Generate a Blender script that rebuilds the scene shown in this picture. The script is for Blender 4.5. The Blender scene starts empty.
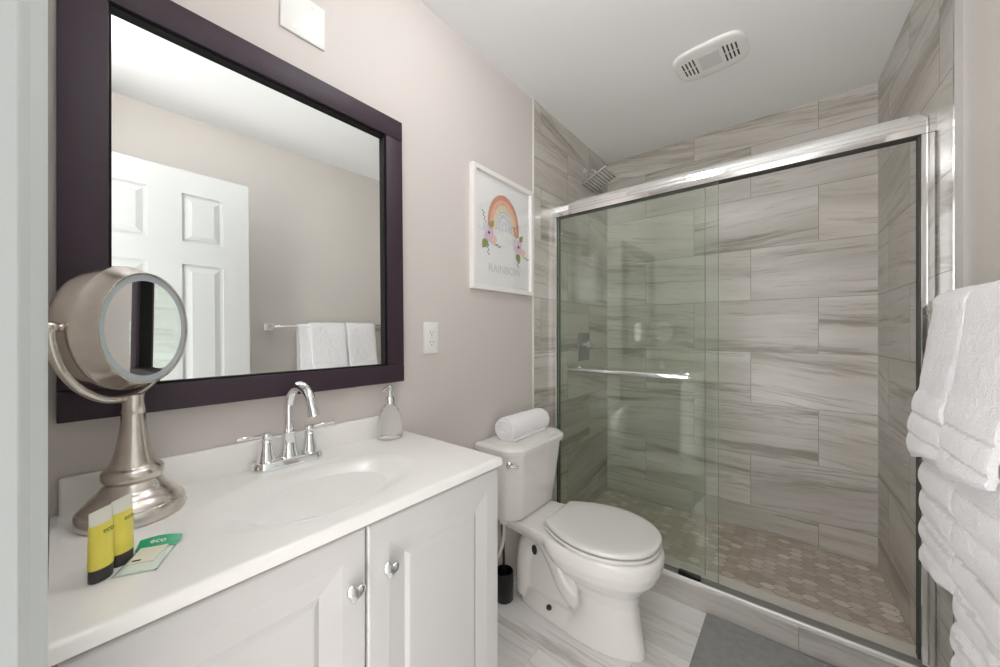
import bpy, bmesh, math, random
from mathutils import Vector, Matrix, noise

S = bpy.context.scene
COL = S.collection
PI = math.pi
random.seed(7)

# ------------------------------------------------------------------ camera, world, exposure
CAM_X, CAM_Z, FOC, YAW = 1.088, 1.207, 365.0, 39.23
cam_data = bpy.data.cameras.new('camera')
cam = bpy.data.objects.new('camera', cam_data)
COL.objects.link(cam)
cam_data.sensor_width = 36.0
cam_data.lens = FOC / 1000.0 * 36.0
cam_data.shift_y = -0.001
cam_data.clip_start = 0.01
cam.location = (CAM_X, 0.0, CAM_Z)
cam.rotation_euler = (math.radians(90), 0, math.radians(YAW))
S.camera = cam

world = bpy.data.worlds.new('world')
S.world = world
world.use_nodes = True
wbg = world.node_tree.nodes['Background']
_wn, _wl = world.node_tree.nodes, world.node_tree.links
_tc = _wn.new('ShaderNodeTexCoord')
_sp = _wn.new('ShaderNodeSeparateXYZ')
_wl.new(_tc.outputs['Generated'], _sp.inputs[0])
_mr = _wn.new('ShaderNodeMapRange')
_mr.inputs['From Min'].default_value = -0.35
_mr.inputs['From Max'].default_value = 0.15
_mr.inputs['To Min'].default_value = 4.2     # stronger below the horizon: added upward light to lift the ceiling
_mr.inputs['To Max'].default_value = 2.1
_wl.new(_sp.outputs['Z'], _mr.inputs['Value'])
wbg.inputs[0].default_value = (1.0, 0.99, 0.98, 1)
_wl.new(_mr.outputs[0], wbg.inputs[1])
LAMP_STRENGTH = 36.0
FILL_LAMP_STRENGTH = 8.5
S.view_settings.view_transform = 'Standard'
S.view_settings.look = 'None'
S.view_settings.gamma = 1.0
S.view_settings.use_curve_mapping = False
S.view_settings.exposure = 0.56
try:
    S.cycles.use_denoising = True
    S.cycles.denoiser = 'OPENIMAGEDENOISE'
    S.cycles.max_bounces = 14
    S.cycles.diffuse_bounces = 7
    S.cycles.glossy_bounces = 8
    S.cycles.transparent_max_bounces = 24
    S.cycles.sample_clamp_indirect = 12
    S.cycles.blur_glossy = 0.2
except Exception:
    pass

# ------------------------------------------------------------------ materials
def srgb(r, g, b):
    f = lambda c: ((c / 255) / 12.92 if c / 255 <= 0.04045 else ((c / 255 + 0.055) / 1.055) ** 2.4)
    return (f(r), f(g), f(b), 1)


class NT:
    """small helper around a material's node tree"""
    def __init__(self, name):
        self.m = bpy.data.materials.new(name)
        self.m.use_nodes = True
        self.t = self.m.node_tree
        self.b = self.t.nodes['Principled BSDF']
        self.out = self.t.nodes['Material Output']

    def n(self, kind, **kw):
        x = self.t.nodes.new(kind)
        for k, v in kw.items():
            if k.startswith('i_'):
                x.inputs[k[2:].replace('_', ' ')].default_value = v
            else:
                setattr(x, k, v)
        return x

    def l(self, a, b):
        self.t.links.new(a, b)

    def math(self, op, a, b=None, clamp=False):
        x = self.t.nodes.new('ShaderNodeMath')
        x.operation = op
        x.use_clamp = clamp
        for i, v in enumerate((a, b)):
            if v is None:
                continue
            if isinstance(v, (int, float)):
                x.inputs[i].default_value = v
            else:
                self.l(v, x.inputs[i])
        return x.outputs[0]

    def ramp(self, fac, stops):
        r = self.t.nodes.new('ShaderNodeValToRGB')
        cr = r.color_ramp
        while len(cr.elements) < len(stops):
            cr.elements.new(0.5)
        for e, (p, c) in zip(cr.elements, stops):
            e.position = p
            e.color = c
        self.l(fac, r.inputs[0])
        return r.outputs[0]

    def mix(self, fac, a, b, blend='MIX'):
        x = self.t.nodes.new('ShaderNodeMix')
        x.data_type = 'RGBA'
        x.blend_type = blend
        for s, v in ((x.inputs[0], fac), (x.inputs[6], a), (x.inputs[7], b)):
            if isinstance(v, (int, float, tuple)):
                s.default_value = v
            else:
                self.l(v, s)
        return x.outputs[2]


def plain(name, col, rough=0.5, metal=0.0, coat=0.0, bump=0.0, bscale=200.0, spec=0.5, var=0.0, vscale=6.0, transmission=0.0):
    k = NT(name)
    b = k.b
    b.inputs['Base Color'].default_value = col
    b.inputs['Roughness'].default_value = rough
    b.inputs['Metallic'].default_value = metal
    b.inputs['Coat Weight'].default_value = coat
    b.inputs['Coat Roughness'].default_value = 0.05
    b.inputs['Specular IOR Level'].default_value = spec
    b.inputs['Transmission Weight'].default_value = transmission
    g = k.n('ShaderNodeNewGeometry')
    if var:
        nz = k.n('ShaderNodeTexNoise', i_Scale=vscale, i_Detail=3.0)
        k.l(g.outputs['Position'], nz.inputs['Vector'])
        d = tuple(c * (1 - var) for c in col[:3]) + (1,)
        e = tuple(min(1, c * (1 + var)) for c in col[:3]) + (1,)
        k.l(k.ramp(nz.outputs['Fac'], [(0.3, d), (0.7, e)]), b.inputs['Base Color'])
    if bump:
        nz = k.n('ShaderNodeTexNoise', i_Scale=bscale, i_Detail=2.0)
        k.l(g.outputs['Position'], nz.inputs['Vector'])
        bp = k.n('ShaderNodeBump', i_Strength=bump, i_Distance=0.002)
        k.l(nz.outputs['Fac'], bp.inputs['Height'])
        k.l(bp.outputs['Normal'], b.inputs['Normal'])
    return k.m


def tile_material(name, axis, u0, v0, bw, rh, cols, mortar, rough, vein_scale=1.0, slope=0.10, msize=0.0016, contrast=1.0, offset=0.5):
    """rectangular stone-look tiles with long veins, laid in a running bond. axis: 'xz', 'yz' or 'xy'."""
    k = NT(name)
    g = k.n('ShaderNodeNewGeometry')
    sp = k.n('ShaderNodeSeparateXYZ')
    k.l(g.outputs['Position'], sp.inputs[0])
    a = {'x': 0, 'y': 1, 'z': 2}
    u = k.math('SUBTRACT', sp.outputs[a[axis[0]]], u0)
    v = k.math('SUBTRACT', sp.outputs[a[axis[1]]], v0)
    cb = k.n('ShaderNodeCombineXYZ')
    k.l(u, cb.inputs[0]); k.l(v, cb.inputs[1])
    br = k.n('ShaderNodeTexBrick', offset=offset, offset_frequency=2, squash=1.0)
    br.inputs['Color1'].default_value = (0, 0, 0, 1)
    br.inputs['Color2'].default_value = (1, 1, 1, 1)
    br.inputs['Mortar'].default_value = (0.5, 0.5, 0.5, 1)
    br.inputs['Scale'].default_value = 1.0
    br.inputs['Mortar Size'].default_value = msize
    br.inputs['Mortar Smooth'].default_value = 0.1
    br.inputs['Brick Width'].default_value = bw
    br.inputs['Row Height'].default_value = rh
    k.l(cb.outputs[0], br.inputs['Vector'])
    rnd = k.n('ShaderNodeSeparateColor')
    k.l(br.outputs['Color'], rnd.inputs[0])
    r = rnd.outputs[0]
    # veins: stretched along u, slightly inclined, shifted per tile
    sl = k.math('MULTIPLY', k.math('SUBTRACT', r, 0.35), slope * 2.2)
    vv = k.math('ADD', v, k.math('MULTIPLY', u, sl))
    wob = k.n('ShaderNodeTexNoise', i_Scale=3.2, i_Detail=3.0)
    cb0 = k.n('ShaderNodeCombineXYZ')
    k.l(u, cb0.inputs[0]); k.l(v, cb0.inputs[1]); k.l(k.math('MULTIPLY', r, 31.0), cb0.inputs[2])
    k.l(cb0.outputs[0], wob.inputs['Vector'])
    vv = k.math('ADD', vv, k.math('MULTIPLY', k.math('SUBTRACT', wob.outputs['Fac'], 0.5), 0.04))

    def layer(su, sv, detail, rgh, off):
        c = k.n('ShaderNodeCombineXYZ')
        k.l(k.math('MULTIPLY', u, su * vein_scale), c.inputs[0])
        k.l(k.math('MULTIPLY', vv, sv * vein_scale), c.inputs[1])
        k.l(k.math('MULTIPLY_ADD', r, 53.0) if False else k.math('ADD', k.math('MULTIPLY', r, 53.0), off), c.inputs[2])
        t = k.n('ShaderNodeTexNoise', i_Scale=1.0, i_Detail=detail, i_Roughness=rgh)
        k.l(c.outputs[0], t.inputs['Vector'])
        return t.outputs['Fac']
    broad = layer(0.8, 6.5, 6.0, 0.62, 0.0)
    fine = layer(2.0, 40.0, 9.0, 0.74, 7.0)
    streak = layer(0.75, 12.0, 9.0, 0.70, 19.0)
    base = k.ramp(broad, [(0.30, cols[0]), (0.50, cols[1]), (0.66, cols[2])])
    stk = k.ramp(streak, [(0.53, (0, 0, 0, 1)), (0.57, (0.45, 0.45, 0.45, 1)), (0.63, (1, 1, 1, 1))])
    c1 = k.mix(k.math('MULTIPLY', stk, 0.8 * contrast, True), base, cols[3])
    fn = k.ramp(fine, [(0.54, (0, 0, 0, 1)), (0.64, (1, 1, 1, 1))])
    c2 = k.mix(k.math('MULTIPLY', fn, 0.7 * contrast, True), c1, cols[4])
    tint = k.mix(k.math('MULTIPLY', r, 0.22), c2, cols[1])
    lite = k.n('ShaderNodeHueSaturation')
    k.l(k.math('ADD', 0.93, k.math('MULTIPLY', r, 0.14)), lite.inputs['Value'])
    k.l(tint, lite.inputs['Color'])
    fincol = k.mix(br.outputs['Fac'], lite.outputs[0], mortar)
    k.l(fincol, k.b.inputs['Base Color'])
    k.l(k.math('ADD', rough, k.math('MULTIPLY', br.outputs['Fac'], 0.4)), k.b.inputs['Roughness'])
    bp = k.n('ShaderNodeBump', i_Strength=0.35, i_Distance=0.0012, invert=True)
    k.l(br.outputs['Fac'], bp.inputs['Height'])
    k.l(bp.outputs['Normal'], k.b.inputs['Normal'])
    return k.m


def glass_material(name, tint, ior=1.5, haze=0.0):
    """clear sheet glass: a tinted transparent layer with a Fresnel reflection"""
    k = NT(name)
    k.t.nodes.remove(k.b)
    tr = k.n('ShaderNodeBsdfTransparent')
    tr.inputs[0].default_value = tint
    gl = k.n('ShaderNodeBsdfGlossy')
    gl.inputs['Roughness'].default_value = 0.0
    gl.inputs['Color'].default_value = (1, 1, 1, 1)
    fr = k.n('ShaderNodeFresnel')
    fr.inputs['IOR'].default_value = ior
    # the noise keeps the reflection from being razor even
    nz = k.n('ShaderNodeTexNoise', i_Scale=1.5)
    g = k.n('ShaderNodeNewGeometry')
    k.l(g.outputs['Position'], nz.inputs['Vector'])
    bp = k.n('ShaderNodeBump', i_Strength=0.01, i_Distance=0.01)
    k.l(nz.outputs['Fac'], bp.inputs['Height'])
    k.l(bp.outputs['Normal'], gl.inputs['Normal'])
    # the same reflectance entering and leaving the sheet
    geo = k.n('ShaderNodeNewGeometry')
    ior_mix = k.math('ADD', ior, k.math('MULTIPLY', geo.outputs['Backfacing'], (1.0 / ior - ior)))
    lw = k.n('ShaderNodeLayerWeight')
    mx = k.n('ShaderNodeMixShader')
    # Schlick curve from the facing value
    fac = k.math('POWER', lw.outputs['Facing'], 5.0)
    r0 = ((ior - 1) / (ior + 1)) ** 2
    lw.inputs[0].default_value = 0.5
    k.l(k.math('ADD', r0, k.math('MULTIPLY', fac, 1 - r0), clamp=True), mx.inputs[0])
    k.l(tr.outputs[0], mx.inputs[1])
    k.l(gl.outputs[0], mx.inputs[2])
    k.l(mx.outputs[0], k.out.inputs[0])
    return k.m


WALL_COLS = (srgb(176, 170, 162), srgb(198, 193, 186), srgb(212, 208, 203), srgb(136, 126, 113), srgb(156, 147, 136))
FLOOR_COLS = (srgb(222, 219, 217), srgb(236, 234, 232), srgb(246, 244, 243), srgb(180, 174, 169), srgb(200, 195, 191))
MORTAR = srgb(150, 143, 135)

M = {}
M['paint'] = plain('warm greige wall paint', srgb(212, 205, 201), 0.62, bump=0.05, bscale=350)
M['paint_right'] = plain('greige wall paint', srgb(214, 209, 203), 0.62, bump=0.05, bscale=350)
M['ceiling'] = plain('white ceiling paint', srgb(240, 241, 241), 0.75, bump=0.04, bscale=300)
M['trim'] = plain('white semi gloss trim paint', srgb(214, 219, 218), 0.55)
M['door_white'] = plain('white door paint', srgb(200, 202, 200), 0.45)
M['tile_back'] = tile_material('stone look tile back', 'xz', -0.016 - 0.594 * 4, 0.2 - 0.2983 * 2, 0.594, 0.2983, WALL_COLS, MORTAR, 0.28, slope=0.13, contrast=1.15)
M['tile_left'] = tile_material('stone look tile left', 'yz', 2.270 - 0.594 * 6, 0.2 - 0.2983 * 2, 0.594, 0.2983, WALL_COLS, MORTAR, 0.28, slope=0.16, contrast=1.15)
M['tile_right'] = tile_material('stone look tile right', 'yz', 2.470 - 0.594 * 6 + 0.2, 0.2 - 0.2983 * 2, 0.594, 0.2983, WALL_COLS, MORTAR, 0.28, slope=-0.22, contrast=1.15)
M['tile_floor'] = tile_material('vein tile floor', 'xy', 0.62 - 0.6 * 4, 1.775 - 0.3 * 9, 0.6, 0.3, FLOOR_COLS, srgb(200, 195, 190), 0.3, slope=0.10, msize=0.001, contrast=1.1)
M['tile_curb'] = tile_material('stone look tile curb', 'xz', 0.79 - 0.6 * 4, -0.19, 0.6, 0.3, (srgb(172, 167, 162), srgb(190, 186, 181), srgb(202, 198, 194), srgb(146, 140, 133), srgb(164, 158, 152)), MORTAR, 0.32)
M['porcelain'] = plain('white glazed porcelain', srgb(234, 232, 228), 0.12, coat=0.4)
M['seat_plastic'] = plain('white seat plastic', srgb(226, 224, 221), 0.22, coat=0.2)
M['counter'] = plain('white cultured marble', srgb(241, 240, 237), 0.22, coat=0.15)
M['cabinet'] = plain('white painted cabinet', srgb(209, 207, 206), 0.33)
M['cabinet_in'] = plain('shadowed cabinet gap', srgb(120, 116, 112), 0.7)
M['chrome'] = plain('polished chrome', (0.86, 0.87, 0.88, 1), 0.06, 1.0, var=0.01)
M['chrome_soft'] = plain('satin chrome', (0.80, 0.80, 0.80, 1), 0.2, 1.0, var=0.02)
M['alu'] = plain('bright polished aluminium', (0.82, 0.82, 0.81, 1), 0.055, 1.0, var=0.02)
M['nickel'] = plain('brushed nickel', srgb(214, 207, 199), 0.24, 1.0, var=0.05, vscale=60)
M['mirror'] = plain('silvered mirror glass', (0.93, 0.945, 0.94, 1), 0.0, 1.0)
M['mirror_ring'] = plain('frosted light ring', srgb(176, 184, 188), 0.35)
M['black_wood'] = plain('dark purple brown lacquer', srgb(52, 36, 48), 0.5, coat=0.0, bump=0.35, bscale=420)
M['black_lip'] = plain('black mirror lip', srgb(16, 15, 16), 0.6, spec=0.2)
M['black_plastic'] = plain('black plastic', srgb(20, 20, 22), 0.3, var=0.1)
M['rubber'] = plain('dark rubber', srgb(48, 47, 44), 0.55, var=0.1)
M['white_plastic'] = plain('white plastic', srgb(236, 236, 233), 0.35, var=0.01)
M['plastic_grey'] = plain('pale grey plastic', srgb(218, 218, 217), 0.4, var=0.01)  # plain pale grey for edge strip, buttons and fan lens
M['slot'] = plain('dark slot', srgb(52, 50, 48), 0.7, var=0.05)
def terry(name, col, strong=1.0):
    k = NT(name)
    k.b.inputs['Base Color'].default_value = col
    k.b.inputs['Roughness'].default_value = 0.95
    k.b.inputs['Specular IOR Level'].default_value = 0.1
    g = k.n('ShaderNodeNewGeometry')
    a = k.n('ShaderNodeTexNoise', i_Scale=260.0, i_Detail=2.0)
    b = k.n('ShaderNodeTexNoise', i_Scale=70.0, i_Detail=3.0)
    k.l(g.outputs['Position'], a.inputs['Vector']); k.l(g.outputs['Position'], b.inputs['Vector'])
    h = k.math('ADD', a.outputs['Fac'], k.math('MULTIPLY', b.outputs['Fac'], 0.8))
    bp = k.n('ShaderNodeBump', i_Strength=0.9 * strong, i_Distance=0.007)
    k.l(h, bp.inputs['Height'])
    k.l(bp.outputs['Normal'], k.b.inputs['Normal'])
    return k.m
M['towel'] = terry('white terry cloth', srgb(252, 251, 253), 0.65)
M['towel_band'] = plain('woven towel border', srgb(236, 234, 233), 0.9, bump=0.8, bscale=900, spec=0.1)
M['mat'] = plain('grey cotton bath mat', srgb(160, 160, 158), 0.95, bump=1.0, bscale=260, spec=0.1, var=0.08, vscale=40)
M['mat_edge'] = plain('grey bath mat hem', srgb(158, 158, 155), 0.95, bump=0.8, bscale=400, spec=0.1, var=0.05, vscale=60)
M['glass_door'] = glass_material('greenish shower glass', (0.962, 0.984, 0.966, 1))
M['glass_edge'] = plain('green glass edge', srgb(112, 134, 118), 0.15, var=0.05)
M['glazing'] = glass_material('picture glazing', (0.98, 0.98, 0.98, 1))
M['frame_white'] = plain('white picture frame', srgb(238, 236, 233), 0.35, var=0.01)
M['paper'] = plain('white art paper', srgb(246, 246, 246), 0.8, var=0.01)
M['ink_coral'] = plain('coral ink', srgb(224, 158, 134), 0.8, var=0.10, vscale=60)
M['ink_peach'] = plain('peach ink', srgb(238, 196, 168), 0.8, var=0.08, vscale=60)
M['ink_cream'] = plain('cream ink', srgb(238, 222, 194), 0.8, var=0.06, vscale=60)
M['ink_sage'] = plain('sage ink', srgb(216, 218, 210), 0.8, var=0.06, vscale=60)
M['ink_lilac'] = plain('lilac ink', srgb(220, 219, 226), 0.8, var=0.06, vscale=60)
M['ink_pink'] = plain('pink ink', srgb(226, 196, 214), 0.8, var=0.10, vscale=80)
M['ink_rose'] = plain('rose ink', srgb(236, 204, 192), 0.8, var=0.06, vscale=80)
M['ink_green'] = plain('leaf green ink', srgb(146, 156, 96), 0.8, var=0.10, vscale=80)
M['ink_navy'] = plain('navy ink', srgb(66, 72, 84), 0.8, var=0.08, vscale=80)
M['ink_text'] = plain('pale gold ink', srgb(220, 217, 210), 0.8, var=0.03, vscale=80)
M['yellow'] = plain('yellow toiletry gel', srgb(228, 214, 84), 0.28, coat=0.3, var=0.06, vscale=40)
M['tube_clear'] = plain('frosted clear tube end', srgb(222, 220, 208), 0.25, coat=0.3, var=0.02)
M['cap_black'] = plain('charcoal tube cap', srgb(52, 50, 50), 0.35, var=0.08)
M['ink_olive'] = plain('olive lettering', srgb(140, 150, 56), 0.6, var=0.05)
M['soap'] = plain('cream soap bar', srgb(226, 224, 206), 0.5, var=0.03)
M['green_band'] = plain('green wrapper band', srgb(50, 172, 122), 0.3, coat=0.3, var=0.06)
M['wrapper'] = plain('pale clear wrapper', srgb(214, 226, 216), 0.12, coat=0.6, var=0.05)
M['grout_floor'] = plain('shower floor grout', srgb(176, 164, 151), 0.8, var=0.05)
M['pipe_white'] = plain('white supply line', srgb(214, 210, 204), 0.5, var=0.03)


def bottle_glass():
    k = NT('textured clear glass')
    k.b.inputs['Base Color'].default_value = (0.94, 0.95, 0.95, 1)
    k.b.inputs['Transmission Weight'].default_value = 0.9
    k.b.inputs['Roughness'].default_value = 0.12
    k.b.inputs['IOR'].default_value = 1.2
    g = k.n('ShaderNodeNewGeometry')
    v = k.n('ShaderNodeTexVoronoi', i_Scale=140.0)
    k.l(g.outputs['Position'], v.inputs['Vector'])
    bp = k.n('ShaderNodeBump', i_Strength=0.35, i_Distance=0.002)
    k.l(v.outputs['Distance'], bp.inputs['Height'])
    k.l(bp.outputs['Normal'], k.b.inputs['Normal'])
    return k.m
M['bottle'] = bottle_glass()


def mosaic_material():
    k = NT('brown pebble mosaic')
    g = k.n('ShaderNodeNewGeometry')
    c = k.ramp(g.outputs['Random Per Island'], [(0.0, srgb(186, 173, 160)), (0.3, srgb(216, 204, 192)), (0.5, srgb(200, 187, 174)), (0.8, srgb(228, 218, 207)), (1.0, srgb(244, 237, 228))])
    nz = k.n('ShaderNodeTexNoise', i_Scale=28.0, i_Detail=4.0)
    k.l(g.outputs['Position'], nz.inputs['Vector'])
    c2 = k.mix(k.math('MULTIPLY', nz.outputs['Fac'], 0.5), c, srgb(176, 160, 144))
    k.l(c2, k.b.inputs['Base Color'])
    k.b.inputs['Roughness'].default_value = 0.45
    return k.m
M['mosaic'] = mosaic_material()


def lamp_material(name, strength):
    k = NT(name)
    k.b.inputs['Base Color'].default_value = (1, 1, 1, 1)
    k.b.inputs['Emission Color'].default_value = (0.98, 0.99, 1.0, 1)
    k.b.inputs['Emission Strength'].default_value = strength
    g = k.n('ShaderNodeNewGeometry')
    nz = k.n('ShaderNodeTexNoise', i_Scale=30.0)
    k.l(g.outputs['Position'], nz.inputs['Vector'])
    k.l(k.ramp(nz.outputs['Fac'], [(0, (0.95, 0.95, 0.95, 1)), (1, (1, 1, 1, 1))]), k.b.inputs['Base Color'])
    return k.m
M['lamp'] = lamp_material('lamp diffuser', LAMP_STRENGTH)
M['fill_lamp'] = lamp_material('sconce glass', FILL_LAMP_STRENGTH)
M['jamb'] = plain('trim paint with shade painted in', srgb(150, 155, 154), 0.6)  # same trim paint, darkened so the jamb looks shaded

# ------------------------------------------------------------------ mesh helpers
def world_loc(o):
    v = Vector((0, 0, 0))
    while o is not None:
        v += o.location
        o = o.parent
    return v


def mesh(name, bm, mat, parent=None, smooth=False, angle=None, kind=None, label=None):
    """links bm (in world coordinates) as ONE object; mat may be a list"""
    if parent is not None:
        bm.transform(Matrix.Translation(-world_loc(parent)))
    bmesh.ops.recalc_face_normals(bm, faces=bm.faces[:])
    me = bpy.data.meshes.new(name)
    bm.to_mesh(me)
    bm.free()
    for m in (mat if isinstance(mat, (list, tuple)) else [mat]):
        me.materials.append(M[m])
    o = bpy.data.objects.new(name, me)
    COL.objects.link(o)
    if parent is not None:
        o.parent = parent
    if smooth:
        for p in me.polygons:
            p.use_smooth = True
        if angle:
            me.set_sharp_from_angle(angle=math.radians(angle))
    if kind:
        o['kind'] = kind
    if label:
        o['label'] = label
    return o


def thing(name, label, cat, loc=(0, 0, 0), group=None):
    o = bpy.data.objects.new(name, None)
    o.empty_display_size = 0.05
    COL.objects.link(o)
    o.location = loc
    o['label'] = label
    o['category'] = cat
    if group:
        o['group'] = group
    return o


def tag(o, label, cat, group=None):
    o['label'] = label
    o['category'] = cat
    if group:
        o['group'] = group
    return o


def setmat(bm, faces, i):
    for f in faces:
        f.material_index = i


def box(bm, x0, x1, y0, y1, z0, z1, bev=0.0, seg=2, mi=0):
    r = bmesh.ops.create_cube(bm, size=1.0)
    vs = r['verts']
    for v in vs:
        v.co.x = x0 + (v.co.x + 0.5) * (x1 - x0)
        v.co.y = y0 + (v.co.y + 0.5) * (y1 - y0)
        v.co.z = z0 + (v.co.z + 0.5) * (z1 - z0)
    fs = list({f for v in vs for f in v.link_faces})
    setmat(bm, fs, mi)
    if bev > 0:
        es = list({e for v in vs for e in v.link_edges})
        bmesh.ops.bevel(bm, geom=es, offset=bev, segments=seg, affect='EDGES', profile=0.5)
    return vs


def nb():
    return bmesh.new()


def bxo(x0, x1, y0, y1, z0, z1, bev=0.0, seg=2):
    bm = nb()
    box(bm, x0, x1, y0, y1, z0, z1, bev, seg)
    return bm


def loft(bm, rings, cap0=True, cap1=True, mi=0):
    vr = [[bm.verts.new(p) for p in r] for r in rings]
    n = len(rings[0])
    for a, b in zip(vr[:-1], vr[1:]):
        for i in range(n):
            j = (i + 1) % n
            try:
                f = bm.faces.new((a[i], a[j], b[j], b[i]))
                f.material_index = mi
            except ValueError:
                pass
    for cap, r in ((cap0, vr[0]), (cap1, vr[-1])):
        if cap:
            try:
                f = bm.faces.new(r)
                f.material_index = mi
            except ValueError:
                pass
    return vr


def lathe(bm, prof, mat4=None, seg=48, cap0=True, cap1=True, mi=0):
    """prof: (radius, height) along local z"""
    mat4 = mat4 or Matrix.Identity(4)
    rings = []
    for r, h in prof:
        r = max(r, 1e-5)
        rings.append([mat4 @ Vector((r * math.cos(2 * PI * i / seg), r * math.sin(2 * PI * i / seg), h)) for i in range(seg)])
    return loft(bm, rings, cap0, cap1, mi)


def frame_from(axis, origin=(0, 0, 0)):
    """matrix whose local z is the axis"""
    q = Vector(axis).normalized().to_track_quat('Z', 'Y')
    return Matrix.Translation(Vector(origin)) @ q.to_matrix().to_4x4()


def cyl(bm, p0, p1, r0, r1=None, seg=20, mi=0):
    p0, p1 = Vector(p0), Vector(p1)
    L = (p1 - p0).length
    r1 = r0 if r1 is None else r1
    return lathe(bm, [(r0, 0), (r1, L)], frame_from(p1 - p0, p0), seg, mi=mi)


def rod(bm, p0, p1, r, seg=20, e=None):
    """cylinder with rounded ends"""
    p0, p1 = Vector(p0), Vector(p1)
    L = (p1 - p0).length
    e = e or r * 0.35
    return lathe(bm, [(r - e, 0), (r - 0.3 * e, 0.3 * e), (r, e), (r, L - e), (r - 0.3 * e, L - 0.3 * e), (r - e, L)], frame_from(p1 - p0, p0), seg)


def catmull(pts, n=10):
    P = [Vector(p) for p in pts]
    P = [P[0] * 2 - P[1]] + P + [P[-1] * 2 - P[-2]]
    out = []
    for i in range(1, len(P) - 2):
        a, b, c, d = P[i - 1], P[i], P[i + 1], P[i + 2]
        for k in range(n):
            t = k / n
            out.append(0.5 * ((2 * b) + (c - a) * t + (2 * a - 5 * b + 4 * c - d) * t * t + (3 * b - a - 3 * c + d) * t ** 3))
    out.append(P[-2])
    return out


def tube(bm, pts, radius, seg=16, cap=True, mi=0):
    """sweep a circle along pts; radius a number or a list"""
    n = len(pts)
    rad = radius if isinstance(radius, (list, tuple)) else [radius] * n
    rings = []
    prev = None
    for i, p in enumerate(pts):
        t = (Vector(pts[min(i + 1, n - 1)]) - Vector(pts[max(i - 1, 0)])).normalized()
        if prev is None:
            a = Vector((0, 0, 1)) if abs(t.z) < 0.9 else Vector((1, 0, 0))
            u = t.cross(a).normalized()
        else:
            u = (prev - t * prev.dot(t)).normalized()
        w = t.cross(u)
        prev = u
        rings.append([Vector(p) + rad[i] * (math.cos(2 * PI * k / seg) * u + math.sin(2 * PI * k / seg) * w) for k in range(seg)])
    return loft(bm, rings, cap, cap, mi)


def prism(bm, poly, d, mi=0):
    """extrude a planar polygon (list of Vector) by vector d"""
    a = [Vector(p) for p in poly]
    return loft(bm, [a, [p + Vector(d) for p in a]], mi=mi)


def text(name, body, size, mat, origin, xdir, ydir, parent, align='CENTER', extrude=0.0002):
    c = bpy.data.curves.new(name, 'FONT')
    c.body = body
    c.size = size
    c.align_x = align
    c.align_y = 'CENTER'
    c.extrude = extrude
    c.materials.append(M[mat])
    tmp = bpy.data.objects.new(name + '_curve', c)
    me = bpy.data.meshes.new_from_object(tmp)
    bpy.data.objects.remove(tmp)
    bpy.data.curves.remove(c)
    me.name = name
    o = bpy.data.objects.new(name, me)
    COL.objects.link(o)
    x = Vector(xdir).normalized()
    y = Vector(ydir).normalized()
    z = x.cross(y)
    m = Matrix((x, y, z)).transposed().to_4x4()
    m.translation = Vector(origin) - (world_loc(parent) if parent else Vector())
    o.parent = parent
    o.matrix_local = m
    return o


# ------------------------------------------------------------------ the setting
H = 2.44
YB = 2.568                      # back wall of the shower
def xr(y):                      # right wall: it runs slightly outward towards the door
    return 1.393 + 0.054 * (YB - y)

def struct(name, bm, mat, **k):
    return mesh(name, bm, mat, kind='structure', **k)

YF = -0.022                     # inner face of the front (door) wall
struct('floor', bxo(-0.12, 1.75, -0.14, YB + 0.12, -0.1, 0.0), 'tile_floor')
struct('ceiling', bxo(-0.12, 1.75, -0.14, YB + 0.12, H, H + 0.1), 'ceiling')
struct('wall_left', bxo(-0.12, 0.0, -0.14, YB + 0.12, -0.1, H), 'paint')
struct('wall_back', bxo(0.0, 1.75, YB, YB + 0.12, -0.1, H), 'tile_back')
bm = nb()
box(bm, 0.0, 0.006, 1.609, YB, 0.0, H)
struct('wall_left_tile', bm, 'tile_left')
# slim metal edge strip where tile meets paint
struct('trim_1', bxo(0.0, 0.0085, 1.604, 1.6092, 0.0, H), 'plastic_grey')

bm = nb()
prism(bm, [(xr(-0.14) + 0.012, -0.14, -0.1), (1.75, -0.14, -0.1), (1.75, YB, -0.1), (xr(YB) + 0.012, YB, -0.1)], (0, 0, H + 0.1))
struct('wall_right', bm, 'paint_right')
YTR = 1.665
bm = nb()
prism(bm, [(xr(YTR), YTR, 0), (xr(YTR) + 0.012, YTR, 0), (xr(YB) + 0.012, YB, 0), (xr(YB), YB, 0)], (0, 0, H))
struct('wall_right_tile', bm, 'tile_right')
bm = nb()
prism(bm, [(xr(YTR) - 0.003, YTR - 0.016, 0), (xr(YTR) + 0.0125, YTR - 0.016, 0), (xr(YTR) + 0.0125, YTR - 0.0005, 0), (xr(YTR) - 0.003, YTR - 0.0005, 0)], (0, 0, H))
struct('trim_2', bm, 'chrome_soft')
# front wall with the door opening
XJ0, XJ1, ZD = 0.600, 1.290, 2.062
bm = nb()
box(bm, 0.0, XJ0 - 0.02, -0.14, YF, 0, H)
box(bm, XJ1 + 0.02, 1.75, -0.14, YF, 0, H)
box(bm, XJ0 - 0.02, XJ1 + 0.02, -0.14, YF, ZD + 0.02, H)
struct('wall_front', bm, 'paint')
struct('wall_light_block', bxo(1.38, 1.48, -1.05, -0.14, 0, H), 'paint')  # unseen wall added to cut the light entering by the doorway
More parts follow.
